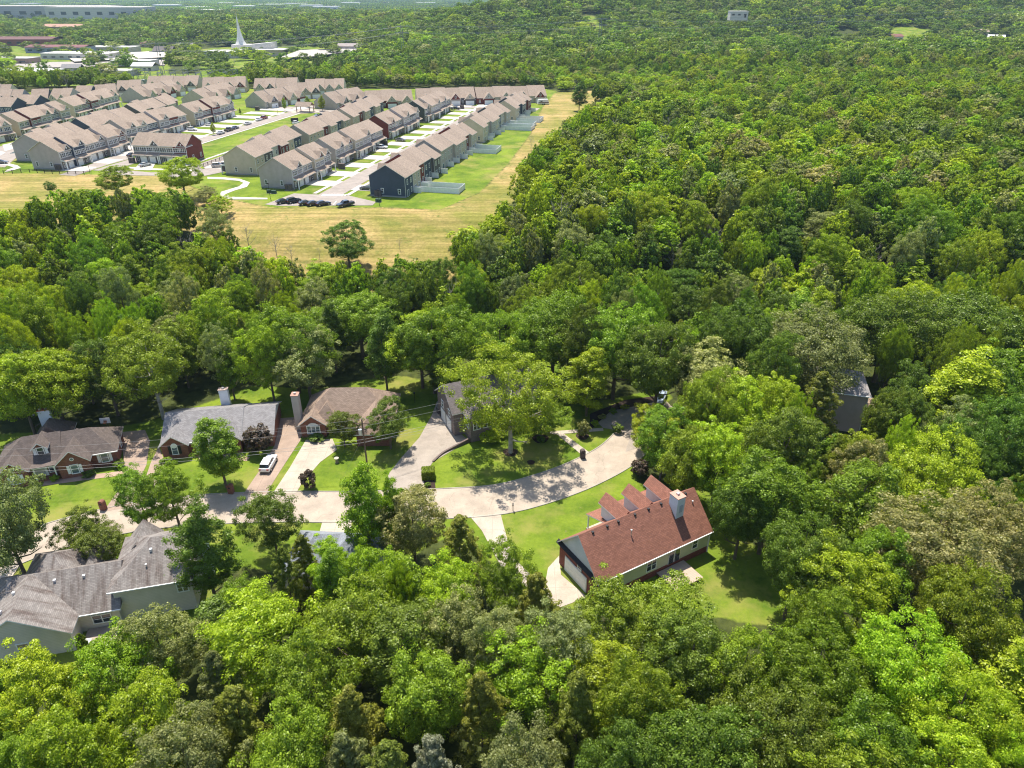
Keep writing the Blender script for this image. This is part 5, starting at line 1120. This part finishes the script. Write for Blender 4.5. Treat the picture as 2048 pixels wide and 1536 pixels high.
t=thing('notice_board',at(590,247,ZT),R_(20),'dark panel board standing at the far end of the green','notice board'); q=MB(); q.box(-1.8,1.8,-.08,.08,1.0,2.6,BLACK); q.build('panel',t)
for a in (-1.7,1.7): q=MB(); q.box(a-.08,a+.08,-.08,.08,0,1.0,BLACK); q.build('post',t)
for a,b_,l in ((759,412,'slim dark street lamp at the right end of the car park'),(541,398,'slim dark street lamp at the left end of the car park'),(556,231,'slim street lamp near the pavilion'),(180,344,'slim street lamp at the path behind the black fence')):
    p=at(a,b_,ZT); t=thing('street_lamp',p,0,l,'street lamp','street lamps on the estate'); q=MB(); q.tube((0,0,0),(0,0,4.6),.08,.05,BLACK,6); q.build('pole',t); q=MB(); q.box(-.18,.18,-.18,.18,4.6,5.1,BLACK); q.build('lamp_head',t)
# ---------------- poles and wires ----------------
PW=mat('wood',(.12,.085,.06),.9); WIRE=mat('metal_wire',(.30,.29,.28),.5)
def upole(p,h,label,arms=((-1.1,1.1,.0),),tr=True,rz=0,name='utility_pole',group='utility poles'):
    t=thing(name,p,rz,label,'utility pole',group); q=MB(); q.tube((0,0,-.5),(0,0,h),.17,.11,PW,8); q.build('pole',t)
    for a,b,dz in arms: q=MB(); q.box(a,b,-.06,.06,h-.9-dz,h-.76-dz,PW); q.build('crossarm',t)
    if tr:
        q=MB(); q.tube((-.45,-.1,h-2.9),(-.45,-.1,h-1.9),.28,.28,mat('metal',(.45,.48,.5),.4),12); q.tube((-.45,-.1,h-1.9),(-.45,-.1,h-1.65),.07,.05,mat('metal',(.3,.2,.15),.4),6); q.build('transformer',t)
    q=MB(); q.tube((0,0,h),(0,0,h+.3),.04,.03,mat('metal',(.5,.5,.5),.4),6); q.build('insulator',t); return t
def wire(pts,label,r=.013,sag=.02,group='overhead wires by the nearer street',name='power_line'):
    q=MB()
    for a,b in zip(pts,pts[1:]):
        a=Vector(a);b=Vector(b); L_=(b-a).length; pr=a
        for i in range(1,17):
            t=i/16; c_=a.lerp(b,t)-Vector((0,0,4*sag*L_*t*(1-t))); q.tube(pr,c_,r,r,WIRE,4,False); pr=c_
    return prop(q.build(name),label,'power line',group)
pp=at(737,952,0); hp=11.3; upole(pp,hp,'brown wooden utility pole with grey transformer between the magnolias and the street')
pl=Vector((-118,88,0)); upole(pl,11,'utility pole beyond the left edge',tr=False); pr_=at(1330,792,0)+Vector((12,10,0)); upole(pr_,11,'utility pole in the trees past the end of the street',tr=False)
T=lambda p,z,o=0:(p.x+o,p.y,z)
wire([T(pl,11),T(pp,11.3),T(pr_,11.2)],'top overhead wire between the utility poles')
wire([T(pl,9.9),T(pp,9.9),T(pr_,10)],'middle overhead wire between the utility poles')
wire([T(pl,7.3),T(pp,7.4),T(pr_,7.5)],'upper cable of the lowest pair along the street',.021); wire([T(pl,6.7),T(pp,6.8),T(pr_,6.9)],'lower cable of the lowest pair along the street',.021)
wire([T(pp,9.2),(-37.5,112,3.2)],'service wire from the pole to the tan-roofed house',.012); wire([T(pp,9.2),(-44.5,107,3.2)],'service wire from the pole to the ranch house',.012)
wire([T(pp,8.2),(pp.x-4.2,pp.y-.5,0)],'guy wire slanting down to the left of the wooden pole',.013,.0); wire([T(pp,7.0),(-2,108.5,5.4)],'service wire from the pole to the stone house',.012)
# transmission line behind the estate
STL=mat('metal',(.22,.23,.24),.5)
def pylon(px,py,ht,label):
    p=ground(px,py); t=thing('transmission_tower',p,R_(4),label,'transmission tower','transmission towers'); q=MB()
    for sx in (-1,1):
        q.tube((sx*1.6,0,0),(sx*.9,0,ht),.28,.18,STL,6)
    q.build('frame',t); q=MB()
    for k in range(7): z0=ht*k/7; z1=ht*(k+1)/7; q.tube((-1.55+.1*k,0,z0),(1.5-.1*k,0,z1),.1,.1,STL,4)
    q.build('bracing',t)
    for zz in (ht-1,ht-7): q=MB(); q.box(-7,7,-.2,.2,zz,zz+.4,STL); q.build('crossarm',t)
    return p,ht
tws=[pylon(a,b_,h_,l) for a,b_,h_,l in ((-60,190,30,'tower beyond the left edge'),(330,165,30,'transmission tower at the substation'),(807,120,33,'transmission tower in the wood behind the estate, left of two'),(1198,105,34,'transmission tower in the wood behind the estate, right of two'),(1630,92,34,'transmission tower in the right-hand hills'),(2150,60,34,'tower beyond the right edge'))]
k=0
for off,zz,nm in ((-6.5,-1,'upper near'),(6.5,-1,'upper far'),(-6.5,-7,'lower near'),(6.5,-7,'lower far')):
    wire([(p.x,p.y+off,p.z+ht+zz) for p,ht in tws],f'{nm} conductor of the transmission line across the hills',.10,.015,'transmission wires')
# substation
p=ground(345,172); t=thing('substation',p,0,'grey lattice substation behind the left rows of the estate','substation'); rd=random.Random(4)
for k in range(9):
    q=MB(); x_=-38+k*9.5; 
    for y_ in (0,22): q.tube((x_,y_,0),(x_,y_,9),.25,.2,STL,5); q.tube((x_+4,y_,0),(x_+4,y_,9),.25,.2,STL,5); q.tube((x_,y_,9),(x_+4,y_,9),.25,.25,STL,4); q.tube((x_,y_,5),(x_+4,y_,9),.12,.12,STL,4)
    q.tube((x_,0,9),(x_,22,9),.12,.12,STL,4); q.tube((x_+4,0,7),(x_+4,22,7),.12,.12,STL,4); q.build('gantry',t)
for k in range(8): q=MB(); x_=-36+k*9.5; q.box(x_,x_+3,8,11,.3,3.4,mat('metal',(.35,.37,.38),.5)); q.tube((x_+.8,9.5,3.4),(x_+.8,9.5,5.4),.25,.12,STL,6); q.tube((x_+2.2,9.5,3.4),(x_+2.2,9.5,5.4),.25,.12,STL,6); q.build('transformer',t)
# ---------------- the church and the far buildings ----------------
def far_building(px,py,w,d_,h_,wm,rm,label,name='warehouse',rz=0,pitch=0,wins=0,cat='building',group='far buildings',p=None):
    p=p or ground(px,py); t=thing(name,p,R_(rz),label,cat,group)
    q=MB(); q.box(-w/2,w/2,0,d_,-3,h_,wm); q.build('wall',t); q=MB()
    if pitch: roof(q,-w/2-.6,w/2+.6,-.6,d_+.6,h_,h_+pitch,rm,t=.3)
    else: q.box(-w/2-.3,w/2+.3,-.3,d_+.3,h_,h_+.5,rm)
    q.build('roof',t)
    for k in range(wins):
        q=MB(); x_=-w/2+w*(k+.5)/wins; q.box(x_-w/wins*.22,x_+w/wins*.22,-.12,.0,h_*.35,h_*.62,GLASS); q.build('window',t)
    q=MB(); q.box(w*.3,w*.3+2,-.15,0,0,2.6,BLACK); q.build('door',t); return t
PALE=mat('siding',(.50,.46,.42),.8,lap=3.); FLAT=mat('concrete',(.6,.58,.54),.9); RB=mat('brick',(.18,.05,.04))
p=ground(470,116); t=thing('church',p,R_(-6),'pale church with very tall pointed white spire left of centre near the top','church'); t.scale=(.8,.8,.74)
LOTM=mat('asphalt',(.34,.31,.28),.9)
sc=p.y/940.
q=MB(); q.box(-42,20,-6,26,-2,9,PALE); q.build('wall',t); q=MB(); q.box(-43,21,-7,27,9,9.6,FLAT); q.build('roof',t)
q=MB(); q.hull([(22,2,-2),(66,8,-2),(66,34,-2),(22,34,-2)],[(22,2,11),(66,8,11),(66,34,11),(22,34,11)],mat('siding',(.48,.40,.35),.8,lap=3.)); q.build('hall_wall',t); q=MB(); q.box(2,70,4,38,11,11.7,FLAT); q.build('hall_roof',t)
q=MB(); q.hull([(8,18,9),(48,18,9),(48,44,9),(8,44,9)],[(10,20,17),(48,20,21),(48,42,21),(10,42,17)],PALE,FLAT); q.build('sanctuary',t)
q=MB(); q.box(-14,10,24,44,0,17,PALE,FLAT); q.build('tower_base',t)
q=MB(); n_=10
pr=[(8.5,17),(5.8,22),(4.1,28),(2.6,36),(1.4,46),(.15,60)]
for (r0,z0),(r1,z1) in zip(pr,pr[1:]): q.tube((-3,33,z0),(-3,33,z1),r0,r1,mat('trim',(.62,.6,.56),.7),8,False)
q.build('spire',t)
for k in range(7): q=MB(); x_=-38+k*7.5; q.box(x_,x_+2,-6.15,-6,3.2,5.6,GLASS); q.build('window',t)
def lot(pts,m=LOTM,nm='car_park',z=.5):
    P=[ground(a,b) for a,b in pts]; zz=max(h1(p.x,p.y) for p in P)+z
    return sheet(nm,[(p.x,p.y) for p in P],m,0,pix=False,h=zz)
lot([(600,108),(735,95),(730,101),(620,122),(560,125)]); lot([(-40,128),(330,124),(330,132),(-40,142)],mat('asphalt',(.3,.27,.24),.9),'road'); lot([(130,112),(330,106),(335,122),(150,128)],mat('concrete',(.5,.46,.4),.9)); lot([(-30,150),(60,148),(60,160),(-30,164)],mat('concrete',(.5,.46,.4),.9)); lot([(330,104),(400,105),(400,112),(330,112)])
far_building(30,92,100,40,8,RB,mat('trim',(.11,.045,.04),.8),'long red-roofed shop block at the left, upper row','shop',0,2.5,8,'shop')
far_building(110,106,70,26,6,mat('siding',(.25,.28,.36),.8,lap=2.),mat('trim',(.16,.06,.06),.8),'red and blue shop building behind the big tree at the left','shop',-3,2,6,'shop')
far_building(150,120,75,30,6,PALE,FLAT,'pale flat-roofed shop with long front, left of the church','shop',-4,0,8,'shop')
far_building(40,156,52,24,5,mat('brick',(.3,.22,.17)),mat('concrete',(.66,.66,.64),.8),'white flat-roofed building at the left edge above the estate','shop',-6,0,5,'shop')
far_building(118,166,26,14,4,mat('concrete',(.42,.4,.38),.9),mat('concrete',(.5,.48,.45),.9),'small grey flat building between trees above the estate','shed',-6,0,2,'building')
far_building(143,144,16,10,3.4,PALE,SH_GREY,'small white gabled house among the trees above the left rows','cottage',8,3,2,'house')
far_building(325,110,24,14,4,PALE,SH_DARK,'house with steep dark roof left of the church','cottage',-8,5,3,'house')
far_building(125,64,72,30,8,mat('brick',(.26,.17,.13)),mat('trim',(.32,.18,.12),.8),'orange-roofed long building on the wooded rise at the left','apartment_building',-4,4,7)
far_building(80,38,330,90,27,mat('siding',(.33,.31,.30),.8,lap=4.),mat('concrete',(.4,.36,.33),.9),'large grey industrial complex in the haze at top left',rz=0,wins=9)
far_building(190,38,230,70,24,mat('siding',(.40,.38,.36),.8,lap=4.),mat('concrete',(.55,.53,.5),.9),'lower pale warehouse right of the grey industrial complex',rz=-3,wins=8)
far_building(1478,35,20,12,6,PALE,FLAT,'beige flat-roofed building poking out of the hilltop wood at top right','building',0,0,3)
for i,(a,b_,w_,l) in enumerate([(45,10,260,'white roof in the far plain at the top left corner'),(390,18,190,'white warehouse roof above the spire, left'),(415,24,200,'second white warehouse roof left of the spire'),(485,16,160,'white warehouse roof straight above the spire'),(540,12,220,'white warehouse roof right of the spire'),(590,10,200,'white warehouse roof further right in the plain'),(620,14,180,'wide pale warehouse roof near the middle of the plain'),(650,17,200,'white roof just above the wooded ridge'),(700,8,190,'small white warehouse roof towards the centre of the plain'),(520,26,260,'long white roof right behind the wooded ridge'),(455,9,200,'faint white roof high in the haze above the spire'),(330,13,220,'faint white roof high in the haze left of the spire'),(850,8,200,'faint white roof at the top just left of centre'),(1190,8,220,'faint white roof at the top just right of centre')]):
    d=ray(a,b_); tt=(8-HC)/min(d[2],-.004); pp_=Vector((d[0]*tt,d[1]*tt,0)); pp_.y=min(pp_.y,6800); pp_.x=d[0]/d[1]*pp_.y; pp_.z=h1(pp_.x,pp_.y)
    far_building(0,0,w_*.5,50,16,FLAT,mat('concrete',(.8,.8,.78),.8),l,rz=0,wins=4,p=pp_,group='white warehouses of the far plain')
for a,b_,l,c_ in ((1795,82,'red-brown roofed house in the clearing at upper right',(.2,.09,.07)),(1990,84,'white roofed house at the right edge clearing',(.7,.68,.64)),(1700,72,'grey house in the small clearing at upper right',(.3,.28,.26)),(1180,66,'dark roofed house in the wood behind the transmission towers',(.08,.08,.09)),(1960,72,'tan roofed house at the far right hillside',(.4,.3,.24))):
    far_building(a,b_,18,10,5,PALE,mat('trim',c_,.8),l,'cottage',random.Random(a).uniform(-30,30),3,2,'house')
for i_,(a,b_,w_,d_,h_,wc,rc_,pt,l) in enumerate([(225,152,34,16,4,(.4,.36,.3),(.5,.48,.45),0,'low grey shed roof right of the white gabled house'),(262,133,40,18,5,(.45,.42,.38),(.6,.58,.55),0,'pale flat roof beside the crossing below the shops'),(215,104,60,22,5,(.42,.36,.3),(.62,.6,.56),0,'long pale roof in the middle of the shop lots'),(12,128,50,20,5,(.3,.2,.16),(.45,.42,.4),0,'brownish flat-roofed shop at the left edge'),(300,95,24,12,4,(.4,.3,.25),(.2,.12,.1),3,'brown-roofed house at the wood edge left of the church'),(370,98,26,12,4,(.5,.48,.45),(.22,.2,.2),3,'grey-roofed house just left of the church'),(180,82,60,16,5,(.5,.45,.4),(.6,.55,.5),0,'pale strip building at the foot of the wooded rise'),(285,142,20,12,4,(.5,.46,.4),(.5,.48,.46),3,'small house with pale roof above the substation'),(700,100,30,12,4,(.45,.4,.36),(.3,.26,.24),3,'house at the right end of the church car park')]):
    far_building(a,b_,w_,d_,h_,mat('siding',wc,.8,lap=1.5),mat('concrete',rc_,.9),l,'shop' if pt==0 else 'cottage',-4,pt,4,'building' if pt==0 else 'house')
# ---------------- air ----------------
q=MB(); q.box(-7500,7500,-280,11500,-12,95,mat('air',(.5,.5,.5))); hz=q.build('haze'); prop(hz,kind='stuff'); hz['label']='pale blue summer haze over the far plain'
hm=bpy.data.materials.new('haze'); hm.use_nodes=True; n=hm.node_tree
for o in list(n.nodes):
    if o.type!='OUTPUT_MATERIAL': n.nodes.remove(o)
pv=n.nodes.new('ShaderNodeVolumePrincipled'); pv.inputs['Color'].default_value=(.55,.74,1,1); pv.inputs['Density'].default_value=5.5e-5; pv.inputs['Anisotropy'].default_value=.2
n.links.new(pv.outputs[0],n.nodes[0].inputs['Volume']); hz.data.materials.clear(); hz.data.materials.append(hm)
